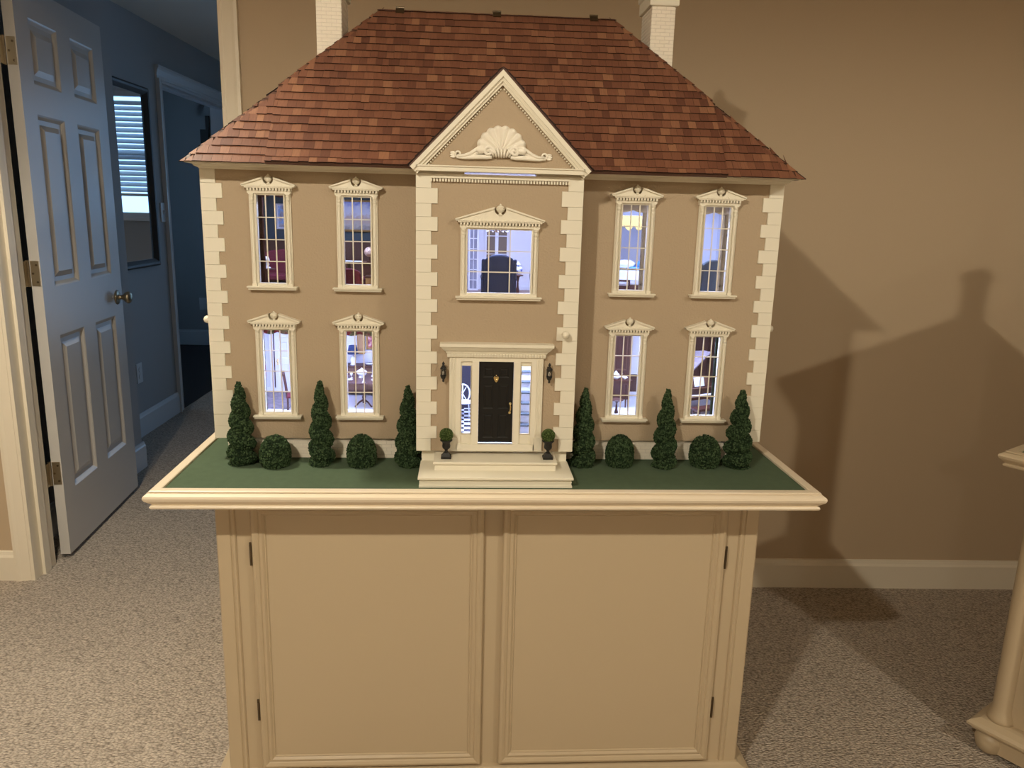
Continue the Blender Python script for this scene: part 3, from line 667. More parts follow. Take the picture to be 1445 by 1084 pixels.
part(MB().box(-.194,.194,-.128,-.095,1.4285,1.4405).box(-.1965,.1965,-.131,-.095,1.4385,1.4415),'pediment_base',M['white'],pdm)
sl = (GA-GB)/GX; nl = math.hypot(1,sl)
def rake(s, t0, t1, y0, y1):   # board parallel to the gable slope, t measured inwards from the outer edge
    o0, o1 = t0*nl, t1*nl
    return [(s*(GX-t0*sl/nl),GB-t0/nl),(0,GA-o0),(0,GA-o1),(s*(GX-t1*sl/nl),GB-t1/nl)]
for s in (-1,1):
    m = MB()
    for t0,t1,y0 in ((0,.010,-.131),(.010,.0165,-.126),(.0165,.022,-.1215)):
        p4 = rake(s,t0,t1,0,0); m.prism(p4,y0,-.100,'y')
    part(m,'rake_moulding',M['white'],pdm)
    m = MB(); n = 36
    for i in range(n):
        f = (i+.7)/(n+.6); x = s*(GX-.034)*(1-f); zc = GA-.0255*nl-sl*abs(x)
        m.sphere((x,-.1150,zc),.0026,6)
    part(m,'bead_row',M['white'],pdm)
# shell ornament
def shell():
    m = MB(); nr, na = 14, 96; A0 = -8; A1 = 188
    vs_ = []
    for i in range(nr+1):
        f = i/nr
        for j in range(na+1):
            g = j/na; a = R(A0+(A1-A0)*g); lob = abs(math.sin(math.pi*g*10))
            rx = (.0570*f)*(1+.05*f*lob); rz = (.0550*f)*(1+.07*f*lob)
            dep = .004+.009*f**1.5+.0075*f**.8*lob
            if i == nr: dep = .0008
            vs_.append((rx*math.cos(a), -.112-dep, 1.4765+rz*math.sin(a)))
    fs_ = [(i*(na+1)+j, i*(na+1)+j+1, (i+1)*(na+1)+j+1, (i+1)*(na+1)+j) for i in range(nr) for j in range(na)]
    m.add(vs_, fs_); return m
sh = part(shell(),'shell_ornament',M['shellw'],dh,smooth=True,label='white plaster scallop shell ornament')
for s in (-1,1):
    def arm(pts, rr, seg=8): return MB().tube([(s*x,-.116-dy,z) for x,z,dy in pts], rr, seg)
    q = arm([(.022,1.4635,.002),(.034,1.4625,.003),(.048,1.463,.003),(.062,1.4625,.003),(.076,1.4612,.002),(.090,1.4605,.002),(.104,1.462,.002)],[.0045,.0052,.0058,.0056,.005,.0042,.0035])
    q.tube([(s*x,-.1215,z) for x,z in ((.024,1.4875),(.036,1.4885),(.048,1.4855),(.060,1.4785),(.072,1.4705),(.086,1.4655),(.100,1.4645))],[.0032,.0040,.0044,.0044,.0040,.0034,.0028],7)
    q.tube([(s*x,-.1195,z) for x,z in ((.044,1.4745),(.054,1.4725),(.066,1.4680),(.080,1.4640),(.094,1.4625))],[.0030,.0034,.0032,.0028,.0022],7)
    q.tube([(s*(.030+.0125*(1-k/26)*math.cos(R(200-k*24))),-.1235,1.4755+.0125*(1-k/26)*math.sin(R(200-k*24))) for k in range(22)],[.0044-.0001*k for k in range(22)],7)
    q.tube([(s*(.100+.0075*(1-k/20)*math.cos(R(-60+k*26))),-.117,1.4685+.0075*(1-k/20)*math.sin(R(-60+k*26))) for k in range(16)],[.0025]*16,6)
    for dx,dz,l in ((.108,1.4715,.012),(.109,1.4665,.013),(.108,1.4620,.012)):
        q.sphere((s*(dx+.004),-.1145,dz),.0042,10,(1.7,.6,.7))
    for k in range(5):
        q.sphere((s*(.045+k*.0085),-.1155,1.4755-k*.0021),.0042,8,(1.1,.8,1.2))
    part(q,'scroll',M['shellw'],sh,smooth=True)
m = MB()
for k in range(7): m.tube([((k-3)*.0058,-.1195,1.4625+abs(k-3)*.0004),((k-3)*.0072,-.124,1.4725),((k-3)*.0092,-.1235,1.483)],[.0022,.0031,.0024],7)
part(m,'fluted_base',M['shellw'],sh,smooth=True)
# ---------------------------------------------------------------- roof
EX, EY, EZ, RX, RY, RZ, BY = .745, -.08, 1.437, .319, .288, 1.856, .656
rf = part(MB().add([(-EX,EY,EZ),(EX,EY,EZ),(EX,BY,EZ),(-EX,BY,EZ),(-RX,RY,RZ),(RX,RY,RZ)],[(0,1,5,4),(2,3,4,5),(1,2,5),(3,0,4),(3,2,1,0)]),'roof',M['panelbrown'],dh)
V = Vector((0,RY-EY,RZ-EZ)); L = V.length; V.normalize(); N = Vector((0,-V.z,V.y)); U = Vector((1,0,0))
PX, PT = .550, .008      # half width and thickness of the lifting front panel
def P3(x, v, n): return Vector((x,EY,EZ))+V*v+N*n
vp = (EX-PX)/(EX-RX)*L
poly = [(-PX,0),(PX,0),(PX,vp),(RX,L),(-RX,L),(-PX,vp)]
m = MB(); n6 = len(poly)
m.add([P3(x,v-.004 if v==0 else v,0) for x,v in poly]+[P3(x,v-.004 if v==0 else v,PT) for x,v in poly],[tuple(range(n6)),tuple(range(2*n6-1,n6-1,-1))]+[(i,(i+1)%n6,(i+1)%n6+n6,i+n6) for i in range(n6)])
rp = part(m,'roof_panel',M['panelbrown'],dh)
E_ = .0270; TK = .0052; GAP = .0030; SL = 1.75*E_
def wedge(mb, o, u, v, n, x0b, x1b, x0t, x1t, v0, ln, tk, tone=None):
    def Q(a,b,c): return o+u*a+v*b+n*c
    g = min(GAP, tk*.55)
    vs_ = [Q(x0b,v0,g),Q(x1b,v0,g),Q(x1t,v0+ln,0),Q(x0t,v0+ln,0),Q(x0b,v0,tk),Q(x1b,v0,tk),Q(x1t,v0+ln,.0008),Q(x0t,v0+ln,.0008)]
    mb.add(vs_, [(3,2,1,0),(4,5,6,7),(0,1,5,4),(1,2,6,5),(2,3,7,6),(3,0,4,7)], tone, [1,0,1,1,0,1])
SHW = [.0165,.0185,.0205,.0215,.0225,.0245,.027]
sh_me = {}
for w in SHW:
    q = MB(); wedge(q,Vector(),Vector((1,0,0)),Vector((0,1,0)),Vector((0,0,1)),-w/2+.0002,w/2-.0002,-w/2+.0002,w/2-.0002,0,SL,TK); sh_me[w] = q.mesh('shingle',CEDAR_O,S)
rotm = Matrix((U,V,N)).transposed()
singles = []
def shingle_face(field, o, u, v, n, ln, ext, offs=0, hide=None, single=None, tk=TK):
    v0 = offs
    row = 0
    while v0 < ln-.004:
        vb = max(v0,-.004); a,b = ext(max(vb,0)); at,bt = ext(min(ln,max(vb,0)+min(SL,ln-vb)))
        x = a-random.random()*.02
        while x < b-.001:
            w = random.choice(SHW); x1 = x+w; j = random.gauss(0,.0006); tkk = tk*random.uniform(.93,1.08)
            xa, xb = max(x,a), min(x1,b)
            lnn = min(SL, ln-vb+.002)
            if xb-xa > .001 and not (hide and hide((xa+xb)/2, vb)):
                full = x >= a and x1 <= b and x >= at and x1 <= bt and lnn == SL
                if single and full and len(singles) < 299 and single((xa+xb)/2, vb): singles.append((w,x+w/2,vb+j))
                else:
                    xta, xtb = max(xa, at) if xa < at else xa, min(xb, bt) if xb > bt else xb
                    if xtb > xta: wedge(field,o,u,v,n,xa+.0002,xb-.0002,xta+.0002,xtb-.0002,vb+j,lnn,tkk,random.random())
                    else: xm = xb-.0004 if (xa+xb)/2 < (a+b)/2 else xa+.0004; wedge(field,o,u,v,n,xa+.0002,xb-.0002,xm-.0002,xm+.0002,vb+j,E_*min(1,(xb-xa)/max(1e-4,abs(at-a))*1.75),tkk*.55,random.random())
            x = x1
        v0 += E_; row += 1
def ext_panel(v): 
    h = EX-(EX-RX)*v/L; return (-min(PX,h), min(PX,h))
def under_gable(x, v):
    z = EZ+V.z*v; return abs(x) < GX*(GA-z)/(GA-GB)-.045
field = MB()
shingle_face(field, P3(0,0,PT), U, V, N, L, ext_panel, offs=-.0165, hide=under_gable, single=lambda x,v: v < 7.2*E_)
for w,x,v in singles:
    q = inst(sh_me[w],'shingle',rp,P3(x,v,PT),rotm)
part(field,'shingle_field',CEDAR_A,rp,kind='stuff',label='upper courses of cedar shingles on the lifting roof panel')
field = MB()
def wing(s):
    def e(v):
        h = EX-(EX-RX)*v/L
        if h <= PX: return (0,0)
        return (-h,-PX) if s<0 else (PX,h)
    return e
for s in (-1,1): shingle_face(field,P3(0,0,.0005),U,V,N,vp,wing(s),offs=-.006)
# hip ends and rear slope
for s in (-1,1):
    o = Vector((s*EX,(EY+BY)/2,EZ)); vv = Vector((s*(RX-EX),0,RZ-EZ)); ll = vv.length; vv.normalize(); uu = Vector((0,s*1.0,0)); nv = uu.cross(vv)
    hw = (BY-EY)/2
    shingle_face(field,o,uu,vv,nv,ll,lambda v: (-hw*(1-v/ll), hw*(1-v/ll)),offs=-.006)
o = Vector((0,BY,EZ)); vv = Vector((0,RY-BY,RZ-EZ)); ll = vv.length; vv.normalize(); uu = Vector((-1,0,0)); nv = uu.cross(vv)
shingle_face(field,o,uu,vv,nv,ll,lambda v: (-EX+(EX-RX)*v/ll, EX-(EX-RX)*v/ll),offs=-.006)
part(field,'shingle_field',CEDAR_A,rf,kind='stuff',label='cedar shingles on the fixed wings and hips of the roof')
# gable roof over the bay
gr = MB(); field = MB()
for s in (-1,1):
    yb = lambda z: EY+(z-EZ)/V.z*V.y
    a = [(s*(GX+.002),-.129,GB-.002),(0,-.129,GA+.001),(0,yb(GA)+.02,GA+.001),(s*(GX+.002),yb(GB)+.02,GB-.002)]
    b = [(x,y,z+.0055) for x,y,z in a]
    gr.hexa(a,b)
    dv = Vector((-s*GX,0,GA-GB)); gl = dv.length; dv.normalize(); uu = Vector((0,-s,0)) ; nv = uu.cross(dv)
    if nv.z < 0: nv = -nv
    def ge(v, s=s):
        z = GB+dv.z*v; y1 = yb(z)+.012; lo_, hi_ = -.131, y1
        return (-hi_,-lo_) if s>0 else (lo_,hi_)
    shingle_face(field,Vector((s*(GX+.002),0,GB+.0035)),uu,dv,nv,gl,ge,offs=-.004,tk=.0042)
g = part(gr,'gable_roof',M['panelbrown'],dh)
part(field,'shingle_field',CEDAR_A,g,kind='stuff',label='cedar shingles on the small gable roof')
# hinges on the ridge
for x in (-.264,-.003,.262):
    h = part(MB().hexa([P3(x-.011,L-.0145,PT+.0035),P3(x+.011,L-.0145,PT+.0035),P3(x+.011,L+.004,PT+.0035),P3(x-.011,L+.004,PT+.0035)],[P3(x-.011,L-.0145,PT+.0055),P3(x+.011,L-.0145,PT+.0055),P3(x+.011,L+.004,PT+.0055),P3(x-.011,L+.004,PT+.0055)]),'ridge_hinge',M['hinge'],dh)
    q = P3(0,L+.004,PT+.006); part(MB().tube([(x-.0115,q.y,q.z),(x+.0115,q.y,q.z)],.0028,8),'hinge_pin',M['hinge'],h)
# chimneys
bw, bh = .0248, .0084
bmesh_f = {}
def brick_me(w, ax):
    k = (round(w,4),ax)
    if k not in bmesh_f:
        q = MB()
        if ax=='y': q.hexa([(-w/2,0,0),(w/2,0,0),(w/2,0,bh),(-w/2,0,bh)],[(-w/2+.0005,-.0012,.0005),(w/2-.0005,-.0012,.0005),(w/2-.0005,-.0012,bh-.0005),(-w/2+.0005,-.0012,bh-.0005)])
        else: q.hexa([(0,-w/2,0),(0,w/2,0),(0,w/2,bh),(0,-w/2,bh)],[(.0012,-w/2+.0005,.0005),(.0012,w/2-.0005,.0005),(.0012,w/2-.0005,bh-.0005),(.0012,-w/2+.0005,bh-.0005)])
        bmesh_f[k] = q.mesh('brick',M['brick'],S)
    return bmesh_f[k]
for s in (-1,1):
    xa,xb = (-.478,-.414) if s<0 else (.412,.474); ya,yb_ = .23,.35
    ch = part(MB().box(xa,xb,ya,yb_,1.62,1.888),'chimney',M['mortar'],dh,label='white brick chimney')
    part(MB().frame_z(xa,xb,ya,yb_,[(-.02,1.887),(.003,1.887),(.0075,1.8885),(.0085,1.891),(.0085,1.918),(.012,1.922),(.012,1.932),(-.02,1.932)]),'chimney_cap',M['white'],ch)
    part(MB().lathe([(.014,1.93),(.016,1.934),(.013,1.938),(.012,1.965),(.015,1.969),(.011,1.969),(.010,1.94)],((xa+xb)/2,(ya+yb_)/2,0),14),'chimney_pot',M['mortar'],ch)
    other = MB(); k = 0; z = 1.625
    while z+bh < 1.888:
        sh_ = (bw+.0009)/2 if k%2 else 0
        vis = z > (1.715 if s<0 else 1.70)
        x = xa-sh_
        while x < xb-.001:
            a,b = max(x,xa),min(x+bw,xb)
            if b-a > .003:
                if vis: inst(brick_me(b-a,'y'),'brick',ch,((a+b)/2,ya,z))
                else: other.box(a,b,ya-.0012,ya,z,z+bh)
                other.box(a,b,yb_,yb_+.0012,z,z+bh)
            x += bw+.0009
        y = ya-(0 if k%2 else (bw+.0009)/2)
        xi, xo, sg = (xb,xa,1) if s<0 else (xa,xb,-1)
        while y < yb_-.001:
            a,b = max(y,ya),min(y+bw,yb_)
            if b-a > .003:
                if vis: inst(brick_me(b-a,'x'),'brick',ch,(xi,(a+b)/2,z+(0 if sg>0 else bh)),None if sg>0 else (0,math.pi,0))
                else: other.box(min(xi,xi+sg*.0012),max(xi,xi+sg*.0012),a,b,z,z+bh)
                other.box(min(xo,xo-sg*.0012),max(xo,xo-sg*.0012),a,b,z,z+bh)
            y += bw+.0009
        z += bh+.0010; k += 1
    part(other,'brickwork',M['brick'],ch,kind='stuff',label='brick courses on the hidden faces of the chimney')
# ---------------------------------------------------------------- rooms inside
RB = .44
def room(x0,x1,y0,z0,z1,wm,fm,cm,label,dado=None):
    w = part(MB().box(x0,x1,RB,RB+.004,z0,z1).box(x0-.003,x0,y0,RB,z0,z1).box(x1,x1+.003,y0,RB,z0,z1),'interior_wall',wm,dh,label=label)
    part(MB().box(x0,x1,RB-.003,RB,z0,z0+.012).box(x0,x1,RB-.003,RB,z1-.010,z1),'skirting',M['ivory'] if not dado else dado[0],w)
    if dado: part(MB().box(x0,x1,RB-.002,RB,z0+.012,dado[1]).box(x0,x1,RB-.004,RB,dado[1],dado[1]+.004),'dado',dado[0],w)
    part(MB().box(x0,x1,y0,RB,z0-.004,z0),'interior_floor',fm,dh); part(MB().box(x0,x1,y0,RB,z1,z1+.003),'interior_ceiling',cm,dh)
    return w
LZ0,LZ1,UZ0,UZ1 = .765,1.084,1.100,1.4195
lib = room(-.708,-.203,.011,UZ0,UZ1,M['teal'],M['parquet'],M['ivory'],'dark teal library walls',(M['panelbrown'],1.232))
din = room(-.708,-.203,.011,LZ0,LZ1,M['palewall'],M['ivory'],M['ivory'],'pale lilac dining room walls')
bed = room(.203,.708,.011,UZ0,UZ1,M['bedwall'],M['ivory'],M['ivory'],'pale blue bedroom walls')
mus = room(.203,.708,.011,LZ0,LZ1,M['panelbrown'],M['linen'],M['ivory'],'brown panelled music room walls')
uha = room(-.186,.186,-.088,UZ0,1.4285,M['ivory'],M['parquet'],M['ivory'],'white upper hall walls')
lha = room(-.186,.186,-.088,LZ0,LZ1,M['ivory'],M['ivory'],M['ivory'],'white entrance hall walls')
tl = part(MB().box(-.186,.186,-.088,RB,LZ0,LZ0+.0004),'tiled_floor',M['ivory'],dh); q1, q2 = MB(), MB(); td = .0215
for i in range(18):
    for j in range(25):
        a,b = -.186+i*td, -.088+j*td
        (q1 if (i+j)%2 else q2).box(a,min(a+td-.0003,.186),b,min(b+td-.0003,RB),LZ0+.0004,LZ0+.0009)
part(q1,'dark_tiles',mat('dark_tile',(.04,.035,.05),.25),tl,kind='stuff'); part(q2,'white_tiles',mat('white_tile',(.78,.78,.82),.25),tl,kind='stuff')
def led(x0,x1,y,z,pw):
    part(MB().box(x0,x1,y-.004,y+.004,z-.003,z),'led_strip',M['led'],dh)
    l = bpy.data.lights.new('led_glow','AREA'); l.shape = 'RECTANGLE'; l.size = (x1-x0)*S; l.size_y = .012*S; l.energy = pw*LED_POWER; l.color = ROOM_COOL; l.spread = R(175)
    o = bpy.data.objects.new('led_glow',l); COL.objects.link(o); o.parent = dh
    o.location = (Vector(((x0+x1)/2,y,z-.004))-ORG[dh])*S
led(-.66,-.25,.10,UZ1-.001,.95); led(-.66,-.25,.10,LZ1-.001,1.5); led(.25,.66,.10,UZ1-.001,1.0); led(.25,.66,.10,LZ1-.001,1.5)
led(-.05,.05,.05,1.4275,1.1); led(-.12,.12,.02,LZ1-.001,1.3)
# joinery fixed inside the house
def panel_door(x0,x1,z0,z1,y,parent):
    d = part(MB().box(x0,x1,y-.005,y,z0,z1),'interior_door',M['ivory'],parent,label='white interior door')
    w = x1-x0; h = z1-z0
    for a,b in ((.14,.46),(.54,.86)):
        for c,e in ((.08,.42),(.5,.74),(.8,.94)): part(MB().frame_y(x0+a*w,x0+b*w,z0+c*h,z0+e*h,[(0,y-.0045),(0,y-.0065),(.002,y-.006),(.003,y-.0045)]),'door_panel',M['ivory'],d)
    part(MB().box(x0+.006,x0+.011,y-.007,y-.004,z0+.40*h,z0+.49*h).sphere((x0+.0085,y-.010,z0+.455*h),.0032,8),'door_plate',M['brass'],d)
    part(MB().box(x0-.004,x0-.001,y-.002,y-.0005,z0,z1),'door_gap',M['wood'],d)
    part(MB().box(x0-.016,x0-.004,y-.006,y,z0,z1+.012).box(x1,x1+.012,y-.006,y,z0,z1+.012).box(x0-.004,x1,y-.006,y,z1,z1+.012),'door_casing',M['ivory'],d)
panel_door(-.672,-.585,LZ0,LZ0+.215,RB,dh)
def french(x0,x1,z0,z1,y,nc,nr,parent,pm):
    f = MB().frame_y(x0,x1,z0,z1,[(0,y),(0,y-.006),(.005,y-.006),(.005,y)])
    d = part(f,'french_door',M['ivory'],parent)
    part(MB().box(x0+.004,x1-.004,y-.0022,y-.0012,z0+.004,z1-.004),'pane',pm,d)
    for i in range(1,nc): part(MB().box(x0+(x1-x0)*i/nc-.0012,x0+(x1-x0)*i/nc+.0012,y-.005,y-.001,z0,z1),'glazing_bar',M['ivory'],d)
    for j in range(1,nr): part(MB().box(x0,x1,y-.005,y-.001,z0+(z1-z0)*j/nr-.0012,z0+(z1-z0)*j/nr+.0012),'glazing_bar',M['ivory'],d)
tanpane = mat('tan_curtained_pane',(.20,.15,.11),.25)
french(-.071,-.040,UZ0,1.32,RB-.03,2,7,dh,mat('grey_pane',(.30,.30,.36),.2)); french(-.020,.016,UZ0,1.32,RB-.002,1,4,dh,tanpane); french(.016,.052,UZ0,1.32,RB-.002,1,4,dh,tanpane)
stp = part(MB().box(.052,.060,-.02,.36,LZ0,LZ0+.004),'staircase',M['ivory'],dh)
for i in range(13):
    z = LZ0+i*.0245; y = -.02+i*.0215
    part(MB().box(.056,.185,y,y+.03,z,z+.0215),'stair_riser',M['ivory'],stp); part(MB().box(.054,.185,y-.003,y+.03,z+.0215,z+.0245),'stair_tread',M['greenfab'],stp)
part(MB().box(.455,.50,RB-.004,RB,.835,1.02),'wall_recess',M['ivory'],dh,label='white recessed niche')
# ---------------------------------------------------------------- miniature furniture (built in metres)
def ft(name, label, cat, org, rz=0, k=1, group=None):
    o = thing(name,label,cat,org,group,rz,fu=True); SCL[o] *= k; return o
def soft(mb, bev=.03): return mb
def wing_chair(label, org, rz, fab, k=1, wings=True, h=1.12, group=None, w=.36):
    o = ft('wing_chair' if wings else 'armchair',label,'chair',org,rz,k,group)
    prof = [(-w,.30)]+[(-w*(1.0-.0*t_), .30+(h-.16-.30)*t_) for t_ in (.5,1)]+[(w*math.cos(R(a)), h-.16+.16*math.sin(R(a))) for a in range(165,0,-15)]+[(w,h-.16),(w,.30)]
    part(MB().prism(prof,.26,.38,'y'),'backrest',fab,o,bev=.03)
    part(MB().box(-w+.05,w-.05,-.36,.28,.30,.46),'seat',fab,o,bev=.04)
    for s in (-1,1):
        part(MB().box(min(s*(w-.06),s*(w+.06)),max(s*(w-.06),s*(w+.06)),-.34,.36,.24,.60).lathe([(.075,-.36),(.075,.30)],(s*w,0,.60),12,'y'),'arm',fab,o,bev=.02)
        if wings: part(MB().prism([(.36,.60),(.36,h-.10),(.24,h-.12),(.12,h-.24),(.02,.62)],s*(w+.02)-.04,s*(w+.02)+.04,'x'),'wing',fab,o,bev=.025)
        for y in (-.30,.30): part(MB().lathe([(.018,0),(.035,.24)],(s*(w-.05),y,0),8),'leg',M['wood'],o)
    return o
def ped_table(label, org, r=.28, h=.7, k=1, name='pedestal_table', wood='wood'):
    o = ft(name,label,'table',org,0,k)
    part(MB().lathe([(r,h-.03),(r+.012,h-.02),(r+.012,h-.008),(r,h),(.001,h)],seg=24),'tabletop',M[wood],o)
    part(MB().lathe([(.05,.10),(.03,.16),(.055,.26),(.03,.36),(.022,.5),(.045,h-.06),(.08,h-.03)],seg=12),'pedestal',M[wood],o,smooth=True)
    for i in range(3):
        a = R(120*i+90); c,s_ = math.cos(a),math.sin(a)
        part(MB().tube([(c*.03,s_*.03,.18),(c*.14,s_*.14,.13),(c*.22,s_*.22,.05),(c*.27,s_*.27,.015)],[.03,.026,.02,.024],8),'foot',M[wood],o)
    return o
def picture(label, x0,x1,z0,z1, y, art, frame='gilt', fw=.006, name='framed_picture'):
    o = thing(name,label,'picture',((x0+x1)/2,y,z0))
    part(MB().frame_y(x0,x1,z0,z1,[(0,y),(0,y-.005),(fw*.5,y-.007),(fw,y-.003),(fw,y)]),'frame',M[frame],o)
    part(MB().box(x0+fw*.8,x1-fw*.8,y-.0022,y-.0005,z0+fw*.8,z1-fw*.8),'canvas',M[art],o)
def lathe_thing(name,label,cat,org,prof,m,k=1,seg=14,group=None):
    o = ft(name,label,cat,org,0,k,group); part(MB().lathe(prof,seg=seg),'body',m,o,smooth=True); return o
def drape(label, x, y, z0, z1, w, m, val=None, name='curtain'):
    o = thing(name,label,'curtain',(x,y,z0))
    n = 28; vs_ = []
    for zz in (z0,z1):
        for i in range(n+1): vs_.append((x-w/2+w*i/n, y+.0022*math.sin(i*1.45), zz))
        for i in range(n,-1,-1): vs_.append((x-w/2+w*i/n, y+.0012+.0022*math.sin(i*1.45), zz))
    k = 2*(n+1)
    q = MB().add(vs_, [(i,(i+1)%k,(i+1)%k+k,i+k) for i in range(k)]+[tuple(range(k)),tuple(range(2*k-1,k-1,-1))])
    part(q,'panel',m,o)
    if val:
        a,b,zb,zt = val; q = MB(); n = 24; vs_ = []
        for i in range(n+1):
            f = i/n; zz = zb+(.006*abs(math.sin(math.pi*f*2)))*-1; vs_ += [(a+(b-a)*f,y-.004,zz),(a+(b-a)*f,y-.004,zt),(a+(b-a)*f,y-.001,zt),(a+(b-a)*f,y-.001,zz)]
        q.add(vs_, [(4*i+j,4*i+4+j,4*i+4+(j+1)%4,4*i+(j+1)%4) for i in range(n) for j in range(4)]+[(0,1,2,3),(4*n+3,4*n+2,4*n+1,4*n)])
        part(q,'valance',m,o)
    return o
# --- library (upper left)
wing_chair('crimson camel-back settee against the teal library wall',(-.60,.30,UZ0),R(8),M['redfab'],1.0,False,1.10,w=.62)
wing_chair('crimson armchair by the lamp table at the far left upper window',(-.520,.13,UZ0),R(-60),M['redfab'],.85,False,.95)
ped_table('small round mahogany table holding a white lamp in the library',(-.603,.105,UZ0),.19,.74,1)
lm = ft('table_lamp','white china figurine lamp on the round library table','lamp',(-.603,.105,UZ0+.74*FU+.0002))
part(MB().lathe([(.10,0),(.10,.02),(.05,.04),(.07,.10),(.045,.16),(.02,.19)],seg=14),'base',M['china'],lm,smooth=True); part(MB().lathe([(.085,.17),(.055,.29)],seg=14),'lamp_shade',M['linen'],lm,smooth=True)
picture('white-framed picture of a blue interior on the teal wall',-.650,-.580,1.270,1.345,RB-.004,'bluepic','ivory')
drape('brown-red drape at the left of the far left upper window',-.5935,.024,1.125,1.405,.016,M['redfab'] if False else mat('russet_drape',(.10,.03,.02),.8),(-.605,-.52,1.366,1.385))
picture('large landscape picture in a gilt frame on the library wall',-.462,-.338,1.268,1.362,RB-.004,'landscape')
dk = ft('writing_desk','walnut writing desk under the landscape picture','desk',(-.385,.23,UZ0))
part(MB().box(-.5,.5,-.28,.28,.84,.88),'desktop',M['wood2'],dk)
for s in (-1,1):
    d_ = part(MB().box(min(s*.20,s*.46),max(s*.20,s*.46),-.25,.25,.06,.84),'pedestal',M['wood2'],dk)
    for j in range(3): part(MB().box(min(s*.22,s*.44),max(s*.22,s*.44),-.262,-.25,.12+j*.23,.32+j*.23),'drawer',M['wood'],d_)
solo(MB().box(-.425,-.368,.204,.228,UZ0+.0926,UZ0+.0945),'blotter',M['paper'],'pale paper blotter lying on the walnut library desk','paper')
gl = ft('ornament_ball','round tan and white ball on a stand on the library desk','ornament',(-.3475,.215,UZ0+.88*FU+.0002))
part(MB().sphere((0,0,.26),.135,16),'ball',M['peach'],gl,smooth=True); part(MB().lathe([(.08,0),(.08,.02),(.03,.05),(.02,.14)],seg=12),'stand',M['wood'],gl)
wing_chair('crimson armchair with its back to the second upper window',(-.385,.095,UZ0),math.pi,M['redfab'],.85,False,.95)
cb = ft('low_chest','low brown wooden chest beside the crimson armchair','chest',(-.322,.06,UZ0))
part(MB().box(-.15,.15,-.16,.16,.06,.6),'body',M['oak'],cb); part(MB().box(-.17,.17,-.18,.18,.6,.64),'lid',M['wood'],cb)
for s in (-1,1): part(MB().box(min(s*.1,s*.15),max(s*.1,s*.15),-.16,.16,0,.06),'foot',M['wood'],cb)
# --- upper hall
wing_chair('navy wing chair seen from behind in the centre window',(.007,.06,UZ0),math.pi,M['bluefab'],1.08,True,1.16,w=.34)
ped_table('mahogany plant stand beside the navy wing chair',(.064,.14,UZ0),.13,.68,1,'plant_stand')
vz = lathe_thing('ginger_jar','round blue and white jar on the mahogany stand','jar',(.064,.14,UZ0+.68*FU+.0002),[(.05,0),(.06,.01),(.10,.07),(.115,.13),(.10,.19),(.06,.225),(.06,.24),(.075,.245),(.05,.29),(.02,.31),(.025,.33),(.001,.345)],M['bluechina'])
cn = ft('chandelier','small crystal chandelier hanging in the upper hall','chandelier',(.005,.12,1.283),0,1)
part(MB().lathe([(.001,0),(.05,.02),(.09,.06),(.20,.10),(.22,.13),(.08,.15),(.03,.2),(.015,.3),(.015,1.36)],seg=16),'stem',M['peach'],cn)
q = MB()
for i in range(12):
    a = R(30*i); c,s_ = math.cos(a),math.sin(a); q.sphere((.26*c,.26*s_,.10),.028,8); q.sphere((.26*c,.26*s_,.04),.018,8); q.tube([(.06*c,.06*s_,.1),(.18*c,.18*s_,.06),(.26*c,.26*s_,.13)],.012,6)
q.sphere((0,0,-.10),.03,8).tube([(0,0,.02),(0,0,-.1)],.006,5)
part(q,'crystal',M['china'],cn,kind='stuff')
lathe_thing('tall_vase','dark slender floor vase at the right of the upper hall','vase',(.118,.30,UZ0),[(.07,0),(.08,.02),(.05,.2),(.09,.55),(.06,.8),(.04,.9),(.06,.95),(.05,.95)],M['greenfab'])
# --- entrance hall
cu = ft('hall_cupboard','dark cupboard at the left of the entrance hall','cupboard',(-.095,.27,LZ0))
part(MB().box(-.5,.5,-.22,.22,.08,1.9),'body',M['darkbox'],cu); part(MB().box(-.53,.53,-.25,.24,1.9,1.97).box(-.5,.5,-.22,.22,0,.08),'cornice',M['darkbox'],cu)
for s_ in (-1,1): d_ = part(MB().box(min(s_*.02,s_*.47),max(s_*.02,s_*.47),-.235,-.22,.12,1.85),'door',M['darkbox'],cu); part(MB().tube([(s_*.07,-.25,.9),(s_*.07,-.25,1.1)],.012,6),'handle',M['china'],d_)
hc = ft('hall_chair','white openwork chair on the checkered hall floor','chair',(-.078,.14,LZ0),R(15))
part(MB().lathe([(.22,.42),(.23,.44),(.22,.46),(.001,.46)],seg=20),'seat',M['linen'],hc)
part(MB().tube([(.2*math.cos(R(a)),.2,.62+.26*math.sin(R(a))) for a in range(-60,250,14)],.022,8).tube([(0,.2,.36),(0,.2,.88)],.016,6).tube([(-.12,.2,.42),(.1,.2,.8)],.012,6).tube([(.12,.2,.42),(-.1,.2,.8)],.012,6),'backrest',M['china'],hc)
for sx in (-1,1):
    for sy in (-1,1): part(MB().tube([(sx*.15,sy*.15,.43),(sx*.19,sy*.19,0)],.018,7),'leg',M['china'],hc)
